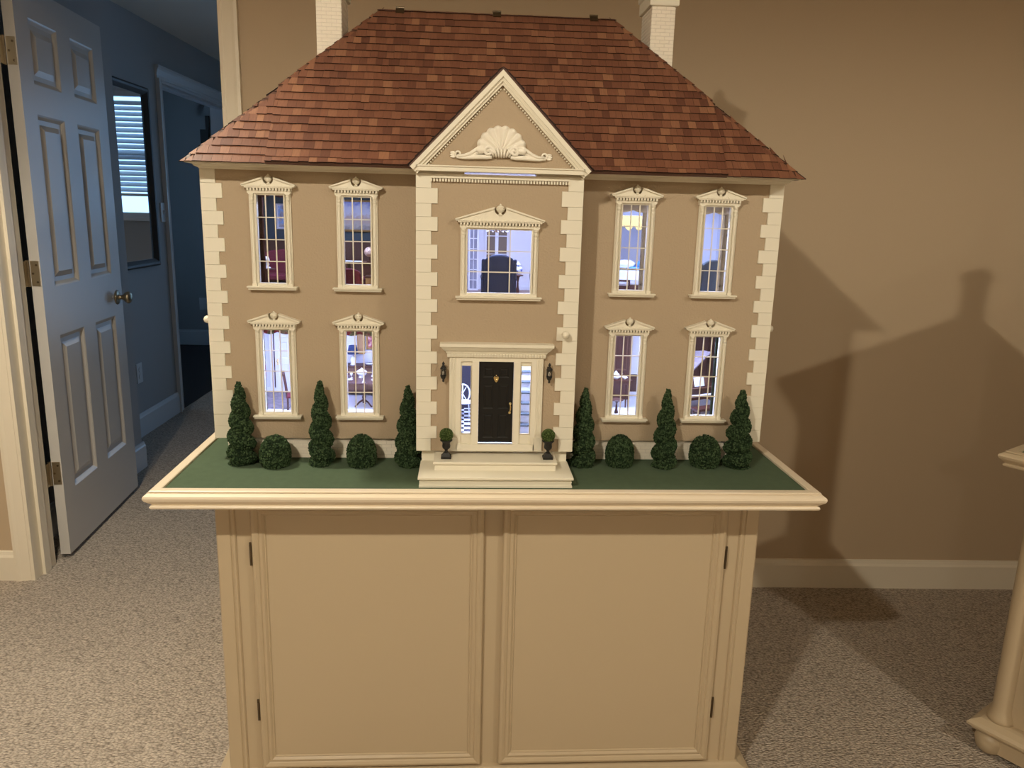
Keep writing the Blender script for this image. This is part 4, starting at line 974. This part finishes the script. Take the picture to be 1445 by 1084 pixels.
# --- dining room (lower left)
def ladder_chair(label, org, rz, k=1):
    o = ft('dining_chair',label,'chair',org,rz,k,'dark dining chairs')
    part(MB().box(-.23,.23,-.22,.22,.43,.48),'seat',M['redfab'],o)
    b = MB()
    for s in (-1,1): b.tube([(s*.20,.21,.45),(s*.21,.24,.75),(s*.23,.29,1.08)],[.022,.02,.018],7)
    b.tube([(-.24,.29,1.08),(0,.285,1.12),(.24,.29,1.08)],.024,7)
    for x in (-.09,0,.09): b.tube([(x*.8,.22,.48),(x,.26,.8),(x*1.3,.29,1.08)],.013,6)
    part(b,'backrest',M['wood'],o)
    for sx in (-1,1):
        for sy in (-1,1): part(MB().tube([(sx*.19,sy*.19,.44),(sx*.2,sy*.2,0)],[.026,.018],7),'leg',M['wood'],o)
ladder_chair('dark spindle-back dining chair by the white interior door',(-.560,.19,LZ0),R(100))
ladder_chair('dark spindle-back dining chair on the far side of the dining table',(-.30,.385,LZ0),R(10))
dt = ped_table('round mahogany pedestal dining table set with china',(-.375,.26,LZ0),.66,.80,1,'dining_table')
TT = LZ0+.80*FU+.0002
def candle(label,x,y):
    o = ft('candlestick',label,'candlestick',(x,y,TT),0,1,'silver candlesticks on the dining table')
    part(MB().lathe([(.05,0),(.05,.012),(.015,.03),(.02,.10),(.012,.16),(.03,.17)],seg=12),'stick',M['china'],o,smooth=True); part(MB().lathe([(.013,.16),(.011,.34),(.001,.36)],seg=8),'candle',M['linen'],o)
candle('candlestick nearest the window on the dining table',-.368,.205); candle('candlestick beside the tureen at the back of the dining table',-.352,.29)
lathe_thing('soup_tureen','white lidded tureen in the middle of the dining table','tureen',(-.382,.275,TT),[(.09,0),(.09,.02),(.06,.03),(.13,.09),(.16,.15),(.15,.17),(.10,.21),(.03,.24),(.035,.26),(.001,.28)],M['china'])
for i,(x,y,lb) in enumerate(((-.415,.235,'left'),(-.338,.235,'right'))):
    lathe_thing('dinner_plate','white dinner plate on the '+lb+' front of the dining table','plate',(x,y,TT),[(.001,.004),(.07,0),(.12,.018),(.12,.022),(.07,.008),(.001,.008)],M['china'],group='plates on the dining table')
    lathe_thing('goblet','small white goblet behind the '+lb+' dinner plate','goblet',(x+.004,y+.028,TT),[(.035,0),(.03,.008),(.008,.015),(.008,.06),(.035,.09),(.038,.14),(.03,.14)],M['china'],group='goblets on the dining table')
sb = ft('sideboard','dark sideboard against the back wall of the dining room','sideboard',(-.40,.405,LZ0))
part(MB().box(-.6,.6,-.2,.25,.12,.88),'body',M['wood'],sb); part(MB().box(-.63,.63,-.23,.26,.88,.92),'top',M['wood'],sb)
for i in range(3): d_ = part(MB().box(-.57+i*.385,-.20+i*.385,-.215,-.2,.2,.84),'door',M['wood2'],sb); part(MB().sphere((-.53+i*.385,-.225,.52),.02,8),'knob',M['brass'],d_)
for s in (-1,1): part(MB().box(min(s*.5,s*.58),max(s*.5,s*.58),-.2,.2,0,.12),'foot',M['wood'],sb)
bl = ft('table_lamp','china lamp with a navy shade on the dining room sideboard','lamp',(-.425,.40,LZ0+.92*FU+.0002))
part(MB().lathe([(.08,0),(.08,.02),(.05,.04),(.09,.14),(.05,.24),(.015,.28),(.015,.34)],seg=14),'base',M['china'],bl,smooth=True); part(MB().lathe([(.17,.33),(.11,.58),(.108,.58),(.166,.33)],seg=18),'lamp_shade',M['navyshade'],bl,smooth=True)
picture('red flower picture above the dining room sideboard',-.388,-.345,.905,.965,RB-.004,'flowers')
picture('tall brown wooden panel picture beside the flower picture',-.416,-.392,.890,.975,RB-.004,'oak','gilt',.003)
o = lathe_thing('platter','white oval platter leaning on the sideboard','platter',(-.372,.40,LZ0+.92*FU+.0002),[(.001,.0),(.12,.01),(.16,.05),(.165,.055),(.12,.02),(.001,.012)],M['china'])
solo(MB().box(-.700,-.585,.22,.425,LZ0+.0002,LZ0+.0018),'area_rug',M['rug'],'grey rug in front of the white dining room door','rug')
drape('floral swag curtain over the far left lower window',-.6015,.022,.80,1.06,.010,M['floral'],(-.603,-.52,1.022,1.048))
drape('floral swag curtain over the second lower window',-.3905,.022,.80,1.06,.008,M['floral'],(-.393,-.308,1.020,1.048))
# --- bedroom (upper right)
bd_ = ft('canopy_bed','four-poster bed with yellow scalloped canopy and white quilt','bed',(.415,.29,UZ0))
part(MB().box(-.75,.75,-.95,.95,.30,.42),'bed_frame',M['wood'],bd_); part(MB().box(-.72,.72,-.93,.93,.42,.80),'mattress',M['linen'],bd_,bev=.06)
part(MB().box(-.77,.77,-.97,-.6,.55,.83).box(-.77,.77,-.97,.96,.79,.83),'quilt',M['linen'],bd_,bev=.03)
for sx in (-1,1):
    for sy in (-1,1): part(MB().lathe([(.035,0),(.03,.4),(.045,.8),(.022,1.0),(.03,1.5),(.02,2.3)],(sx*.74,sy*.94,0),8),'bed_post',M['wood'],bd_,smooth=True)
part(MB().box(-.8,.8,-1.0,1.0,2.18,2.26),'canopy',M['linen'],bd_)
q = MB(); n = 6
def scal(p0,p1):
    for i in range(n):
        a = Vector(p0).lerp(Vector(p1),i/n); b = Vector(p0).lerp(Vector(p1),(i+1)/n); pts=[(a.x,a.y,2.26),(a.x,a.y,2.02)]+[tuple(a.lerp(b,f)+Vector((0,0,2.02-.15*math.sin(math.pi*f)))) for f in (.25,.5,.75)]+[(b.x,b.y,2.02),(b.x,b.y,2.26)]
        nrm = Vector((p1[1]-p0[1],p0[0]-p1[0],0)).normalized()*.02; k = len(pts)
        q.add(pts+[tuple(Vector(t_)+nrm) for t_ in pts],[tuple(range(k)),tuple(range(2*k-1,k-1,-1))]+[(j,(j+1)%k,(j+1)%k+k,j+k) for j in range(k)])
scal((-.82,-1.02,0),(.82,-1.02,0)); scal((-.82,1.0,0),(-.82,-1.02,0)); scal((.82,-1.02,0),(.82,1.0,0))
part(q,'scalloped_valance',M['yellow'],bd_)
for x,z,lb,m_ in ((-.30,.87,'white pillow at the left of the canopy bed','linen'),(.28,.90,'sky blue cushion at the right of the canopy bed','bluelinen')):
    o = ft('pillow',lb,'pillow',(.415+x*FU,.29-.3*FU,UZ0+.83*FU+.0003),R(20)); part(MB().sphere((0,0,.12),.30,16,(1,.75,.42)),'cushion',M[m_],o,smooth=True)
o = ft('blanket','sky blue blanket folded over the canopy bed','blanket',(.43,.275,UZ0+.83*FU+.0002)); part(MB().box(-.45,.55,-.30,.5,0,.05),'fold',M['bluelinen'],o,bev=.02)
bn = ft('bench','small dark open-frame bench at the foot of the bed','bench',(.342,.125,UZ0))
part(MB().box(-.26,.26,-.14,.14,.42,.48),'seat',M['wood'],bn)
for sx in (-1,1):
    for sy in (-1,1): part(MB().box(sx*.22-.02,sx*.22+.02,sy*.11-.02,sy*.11+.02,0,.42),'leg',M['wood'],bn)
part(MB().box(-.26,.26,-.14,-.10,.58,.63).box(-.26,-.22,-.14,-.10,.48,.6).box(.22,.26,-.14,-.10,.48,.6),'rail',M['wood'],bn)
drape('toile curtain at the right of the third upper window',.3845,.026,1.125,1.405,.022,M['toile'],(.300,.395,1.352,1.385))
drape('toile curtain at the right of the far right upper window',.5955,.026,1.125,1.405,.022,M['toile'],(.515,.606,1.352,1.385))
wing_chair('charcoal wing chair behind the far right upper window',(.585,.14,UZ0),R(200),M['greenfab'],1.05,True,1.14)
solo(MB().box(.512,.5155,.028,.030,1.125,1.40),'sheer_curtain',M['linen'],'narrow white sheer at the left of the far right upper window','curtain')
# --- music room (lower right)
hu = ft('tall_cabinet','tall brown cabinet against the music room wall','cabinet',(.385,.405,LZ0))
part(MB().box(-.55,.55,-.22,.27,.08,2.1),'body',M['wood2'],hu); part(MB().box(-.6,.6,-.27,.29,2.1,2.18).box(-.58,.58,-.25,.28,.0,.08),'cornice',M['wood'],hu)
for s in (-1,1): d_ = part(MB().box(min(s*.02,s*.5),max(s*.02,s*.5),-.235,-.22,.15,2.02),'door',M['wood'],hu); part(MB().frame_y(min(s*.07,s*.45),max(s*.07,s*.45),.9,1.95,[(0,-.236),(0,-.246),(.03,-.244),(.04,-.236)]).sphere((s*.06,-.25,.8),.02,8),'door_moulding',M['wood2'],d_)
tt = ft('tea_table','dark rectangular tea table in the music room','table',(.375,.255,LZ0))
part(MB().box(-.42,.42,-.25,.25,.86,.90),'tabletop',M['wood'],tt); part(MB().box(-.38,.38,-.21,.21,.76,.86),'apron',M['wood'],tt)
for sx in (-1,1):
    for sy in (-1,1): part(MB().lathe([(.02,0),(.03,.3),(.018,.4),(.035,.76)],(sx*.35,sy*.18,0),8),'leg',M['wood'],tt)
ZT_ = LZ0+.90*FU+.0002
tpo = lathe_thing('teapot','white teapot on the dark tea table','teapot',(.372,.245,ZT_),[(.06,0),(.10,.05),(.115,.10),(.09,.16),(.04,.19),(.05,.2),(.02,.23),(.001,.25)],M['china'])
part(MB().tube([(.09,0,.06),(.15,0,.10),(.19,0,.17)],[.025,.018,.012],7),'spout',M['china'],tpo); part(MB().tube([(-.09,0,.15),(-.16,0,.15),(-.17,0,.08),(-.1,0,.05)],.012,6),'handle',M['china'],tpo)
for i,(x,y,lb) in enumerate(((.348,.240,'left of the teapot'),(.398,.243,'right of the teapot'))):
    c_ = lathe_thing('teacup','white teacup '+lb,'cup',(x,y,ZT_),[(.03,0),(.05,.03),(.07,.09),(.066,.09),(.045,.03),(.001,.015)],M['china'],group='teacups on the tea table'); part(MB().tube([(.06,0,.07),(.09,0,.06),(.06,0,.03)],.008,6),'handle',M['china'],c_)
ped_table('small tripod table in front of the tea table',(.352,.115,LZ0),.17,.62,1,'tripod_table')
pi_ = ft('grand_piano','dark grand piano with raised lid behind the far right lower window','piano',(.585,.215,LZ0),R(25),1.0)
pp = [(-.74,-.70),(.74,-.70),(.74,-.1),(.62,.3),(.40,.62),(.10,.85),(-.35,.95),(-.66,.86),(-.74,.6)]
part(MB().prism(pp,.62,.86,'z'),'case',M['wood'],pi_)
part(MB().box(-.70,.70,-.86,-.70,.62,.70),'keybed',M['wood'],pi_); part(MB().box(-.64,.64,-.84,-.71,.70,.725),'keyboard',M['china'],pi_,label='white piano keys')
part(MB().box(-.74,.74,-.70,-.66,.70,.90),'fallboard',M['wood2'],pi_)
a = R(38)
def tilt(x,y,z): return (-.74+(x+.74)*math.cos(a)-z*math.sin(a), y, .87+(x+.74)*math.sin(a)+z*math.cos(a))
lid = MB(); lid.add([tilt(x,y,0) for x,y in pp[2:]+[(-.74,-.35),(.74,-.35)]]+[tilt(x,y,.03) for x,y in pp[2:]+[(-.74,-.35),(.74,-.35)]],[tuple(range(9)),tuple(range(17,8,-1))]+[(i,(i+1)%9,(i+1)%9+9,i+9) for i in range(9)])
part(lid,'lid',mat('piano_lid_lacquer',(.22,.18,.19),.2),pi_); part(MB().tube([(.5,.0,.86),tilt(.45,.0,0)],.014,6),'lid_prop',M['wood'],pi_)
part(MB().hexa([(-.35,-.45,.88),(.35,-.45,.88),(.35,-.42,.88),(-.35,-.42,.88)],[(-.35,-.36,1.14),(.35,-.36,1.14),(.35,-.33,1.14),(-.35,-.33,1.14)]),'music_stand',M['wood2'],pi_)
for x,y in ((-.6,-.55),(.6,-.55),(-.2,.7)): part(MB().lathe([(.03,0),(.035,.1),(.05,.3),(.07,.62)],(x,y,0),10),'leg',M['wood'],pi_,smooth=True)
o = ft('sheet_music','white sheet music propped on the piano','sheet music',(.585,.215,LZ0),R(25)); part(MB().hexa([(-.2,-.475,.885),(.16,-.475,.885),(.16,-.47,.885),(-.2,-.47,.885)],[(-.2,-.40,1.13),(.16,-.40,1.13),(.16,-.395,1.13),(-.2,-.395,1.13)]),'sheet',M['paper'],o)
drape('dark green drape at the right of the far right lower window',.5985,.026,.79,1.06,.012,M['greendrape'],None)
pb = ft('piano_bench','dark piano bench in front of the grand piano','bench',(.600,.085,LZ0),R(25))
part(MB().box(-.38,.38,-.17,.17,.42,.50),'seat',M['wood'],pb,bev=.02)
for sx in (-1,1):
    for sy in (-1,1): part(MB().lathe([(.018,0),(.03,.2),(.022,.25),(.03,.42)],(sx*.32,sy*.12,0),8),'leg',M['wood'],pb)
# ================================================================== TOPIARIES
TZ = .6853
def crumbs(mb, pts, r0):
    for p_,n_ in pts:
        r = r0*random.uniform(.6,1.25); d = Vector((random.gauss(0,1),random.gauss(0,1),random.gauss(0,1))).normalized(); a = d.orthogonal().normalized(); b = d.cross(a)
        c = Vector(p_)+Vector(n_)*r*.55
        mb.add([c+d*r*1.3,c-d*r*1.3,c+a*r,c-a*r,c+b*r,c-b*r],[(0,2,4),(0,4,3),(0,3,5),(0,5,2),(1,4,2),(1,3,4),(1,5,3),(1,2,5)],random.random())
def rad_spiral(R0,H,turns,hand,ph):
    def f(z,a):
        t_ = z/H; env = R0*(1-t_)**.62*(.86+.14*min(1,t_*8)) if t_ < 1 else 0
        env = R0*(.94 if t_<.05 else 1)*(1-t_**1.9)**.85
        phs = (turns*t_**.92*1.0+hand*a/(2*math.pi)+ph)%1
        return env*(.56+.46*math.sin(math.pi*phs)**.75)+.001
    return f
def rad_ball(R0,H):
    def f(z,a):
        t_ = z/H; return R0*max(0,(1-abs((t_-.36)/.64)**2.0))**.5 if t_ > .36 else R0*(1-.14*((.36-t_)/.36)**2)
    return f
def bush(f,H,n,r0,nz=44,na=40):
    m = MB(); vs_ = []
    for i in range(nz+1):
        z = H*i/nz*.999
        for j in range(na):
            a = 2*math.pi*j/na; r = f(z,a)*(1+random.gauss(0,.022)); vs_.append((r*math.cos(a),r*math.sin(a),z))
    m.add(vs_,[(i*na+j,i*na+(j+1)%na,(i+1)*na+(j+1)%na,(i+1)*na+j) for i in range(nz) for j in range(na)]+[tuple(range(na)),tuple(nz*na+j for j in range(na))],.05)
    pts = []
    while len(pts) < n:
        z = H*random.random()*.995; a = random.random()*2*math.pi; r = f(z,a)
        if random.random()*f(H*.2,0)*1.1 < r+.004: pts.append(((r*math.cos(a),r*math.sin(a),z),(math.cos(a),math.sin(a),.2)))
    crumbs(m,pts,r0); return m
SP = [(-.651,-.031,.0340,.217,5,'leftmost tall spiral topiary at the corner of the dollhouse'),(-.447,-.034,.0305,.222,4.6,'tall spiral topiary between the two left lower windows'),(-.223,-.040,.0325,.214,4.8,'tall spiral topiary tucked against the left of the central bay'),
      (.2365,-.036,.0300,.212,4.8,'tall spiral topiary in shadow at the right of the central bay'),(.4545,-.036,.0305,.212,4.4,'tall spiral topiary between the two right lower windows'),(.654,-.036,.0355,.213,5,'rightmost tall spiral topiary at the corner of the dollhouse')]
for i,(x,y,r,h,tn,lb) in enumerate(SP):
    y -= .007
    t = thing('spiral_topiary',lb,'topiary',(x,y,TZ),'spiral topiaries along the house front')
    m = bush(rad_spiral(r,h,tn,1 if i<3 else -1,random.random()),h,3400,.0026)
    m.v = [(a+x,b+y,c+TZ) for a,b,c in m.v]; part(m,'foliage',M['leaf'],t,kind=None)
    part(MB().lathe([(.006,TZ),(.005,TZ+.03)],(x,y,0),8),'trunk',M['wood2'],t)
SB = [(-.563,-.052,.0365,.079,'rounded boxwood bush between the leftmost spiral and the next'),(-.3435,-.046,.0355,.081,'rounded boxwood bush under the second lower window'),(.337,-.035,.0350,.082,'rounded boxwood bush beneath the third lower window'),(.569,-.032,.0385,.082,'rounded boxwood bush nearest the right corner of the house')]
for x,y,r,h,lb in SB:
    t = thing('boxwood_bush',lb,'topiary',(x,y,TZ),'rounded boxwood bushes along the house front')
    m = bush(rad_ball(r,h),h,1700,.0028,26,36); m.v = [(a+x,b+y,c+TZ) for a,b,c in m.v]; part(m,'foliage',M['leaf'],t)
    part(MB().lathe([(.006,TZ),(.005,TZ+.02)],(x,y,0),8),'trunk',M['wood2'],t)
for x,lb in ((-.1225,'black urn with a clipped ball topiary at the left of the front door'),(.1325,'black urn with a clipped ball topiary at the right of the front door')):
    y,z = -.136,.7357
    t = thing('urn_planter',lb,'planter',(x,y,z),'urn planters by the front door')
    part(MB().box(x-.0125,x+.0125,y-.0125,y+.0125,z,z+.0055).hexa([(x-.011,y-.011,z+.0055),(x+.011,y-.011,z+.0055),(x+.011,y+.011,z+.0055),(x-.011,y+.011,z+.0055)],[(x-.006,y-.006,z+.014),(x+.006,y-.006,z+.014),(x+.006,y+.006,z+.014),(x-.006,y+.006,z+.014)]),'plinth',M['iron'],t)
    part(MB().lathe([(.0065,z+.013),(.0035,z+.018),(.0040,z+.021),(.0095,z+.026),(.0105,z+.031),(.0095,z+.037),(.0105,z+.041),(.0150,z+.0445),(.0155,z+.0465),(.0125,z+.0465)],(x,y,0),18),'bowl',M['iron'],t,smooth=True)
    m = MB().sphere((0,0,.0145),.0155,18); m.t = [.1]*len(m.f); pts = []
    for _ in range(900):
        d = Vector((random.gauss(0,1),random.gauss(0,1),random.gauss(0,1))).normalized(); pts.append((d*.0155+Vector((0,0,.0145)),d))
    crumbs(m,pts,.0013); m.v = [(a+x,b+y,c+z+.045) for a,b,c in m.v]
    part(m,'foliage',M['leaf2'],t)
# ================================================================== SECOND TABLE AND HOUSE AT THE RIGHT
SPACE = SIDE
TW, TD, TH2 = 1.30, .72, .812
t = thing('corner_table','cream cabinet table with green top and round corner columns at the right edge','cabinet',(TW/2,TD/2,0))
part(MB().box(.024,TW-.024,.024,TD-.024,TH2-.03,TH2-.006),'felt_top',M['felt'],t,label='green felt table top')
part(MB().frame_z(.028,TW-.028,.028,TD-.028,[(q*.9,TH2-.6915*S+z*S) for q,z in tp]),'top_moulding',M['cab'],t)
part(MB().box(.028,TW-.028,.028,TD-.028,TH2-.0395,TH2-.03),'top_board',M['cab'],t)
part(MB().box(.10,TW-.10,.068,TD-.068,.04,TH2-.04).box(.068,TW-.068,.10,TD-.10,.04,TH2-.04),'body',M['cab'],t)
for x in (.080,TW-.080):
    for y in (.080,TD-.080):
        part(MB().lathe([(.034,.09),(.034,.104),(.028,.12),(.026,.13),(.0255,TH2-.08),(.029,TH2-.07),(.036,TH2-.055),(.037,TH2-.04)],(x,y,0),20),'column',M['cab'],t,smooth=True)
        part(MB().lathe([(.020,0),(.033,.012),(.038,.035),(.034,.050),(.028,.054),(.030,.064)],(x-.012 if x<.5 else x+.012,y-.012 if y<.3 else y+.012,0),16),'bun_foot',M['cab'],t,smooth=True)
part(MB().frame_z(.058,TW-.058,.058,TD-.058,[(-.03,.098),(.014,.094),(.030,.086),(.036,.078),(.036,.072),(.028,.068),(.026,.062),(.020,.058),(.012,.054),(.010,.012),(-.03,.012)]),'base_moulding',M['cab'],t)
for a,b in ((.15,.62),(.68,1.15)):
    d = part(MB().box(a,b,.058,.068,.16,.70),'cabinet_door',M['cab'],t); part(MB().frame_y(a,b,.16,.70,[(q*.9,.158+y) for q,y in dp]),'door_moulding',M['cab'],d)
h2 = thing('small_dollhouse','second dollhouse on the corner table, hip roofed with two chimneys','dollhouse',(TW/2,.34,TH2-.006))
B0 = TH2-.006; EZ2, RZ2 = 1.245,1.500
part(MB().wall(.06,1.24,B0,EZ2,.09,.10,[(c-.035,c+.035,z,z+.14) for c in (.18,.36,.94,1.12) for z in (B0+.06,B0+.27)]).box(.06,1.24,.58,.59,B0,EZ2).box(.06,.07,.10,.58,B0,EZ2).box(1.23,1.24,.10,.58,B0,EZ2),'wall',M['stucco'],h2)
part(MB().box(.07,1.23,.12,.125,B0,EZ2),'interior_wall',M['palewall'],h2)
for c in (.18,.36,.94,1.12):
    for z in (B0+.06,B0+.27):
        w = part(MB().frame_y(c-.045,c+.045,z-.010,z+.150,[(0,.09),(0,.082),(.010,.084),(.010,.09)]).box(c-.05,c+.05,.078,.09,z+.150,z+.162).box(c-.05,c+.05,.078,.09,z-.018,z-.010),'window',M['white'],h2)
        part(MB().box(c-.035,c+.035,.093,.094,z,z+.14),'pane',GLASS,w); part(MB().box(c-.0015,c+.0015,.088,.092,z,z+.14).box(c-.035,c+.035,.088,.092,z+.069,z+.071),'muntin',M['white'],w)
w = part(MB().box(.60,.70,.078,.09,B0,B0+.22),'front_door',M['black'],h2); part(MB().frame_y(.585,.715,B0,B0+.235,[(0,.09),(0,.075),(.014,.077),(.014,.09)]),'door_surround',M['white'],w)
q0,q1,q2,q3 = (0,.04),(1.30,.04),(1.30,.64),(0,.64)
r2 = part(MB().add([(*q0,EZ2),(*q1,EZ2),(*q2,EZ2),(*q3,EZ2),(.42,.34,RZ2),(.95,.34,RZ2)],[(0,1,5,4),(2,3,4,5),(1,2,5),(3,0,4),(3,2,1,0)]),'roof',M['panelbrown'],h2)
field = MB(); o_ = Vector((.65,.04,EZ2)); vv = Vector((0,.30,RZ2-EZ2)); ll = vv.length; vv.normalize(); uu = Vector((1,0,0)); nv = Vector((0,-vv.z,vv.y))
shingle_face(field,o_,uu,vv,nv,ll,lambda v: (-.65+.42*v/ll,.65-.35*v/ll),offs=-.006)
for s in (-1,1):
    o_ = Vector((.65+s*.65,.34,EZ2)); vv = Vector((-s*(.42 if s<0 else .35),0,RZ2-EZ2)); ll = vv.length; vv.normalize(); uu = Vector((0,s,0)); nv = uu.cross(vv)
    shingle_face(field,o_,uu,vv,nv,ll,lambda v: (-.30*(1-v/ll),.30*(1-v/ll)),offs=-.006)
part(field,'shingle_field',CEDAR_A,r2,kind='stuff',label='cedar shingles of the second dollhouse')
for x in (.43,.94):
    c_ = part(MB().box(x-.019,x+.019,.31,.36,1.42,1.585),'chimney',M['brick'],h2); part(MB().frame_z(x-.019,x+.019,.31,.36,[(-.012,1.575),(.005,1.575),(.005,1.595),(-.012,1.595)]),'chimney_cap',M['white'],c_)
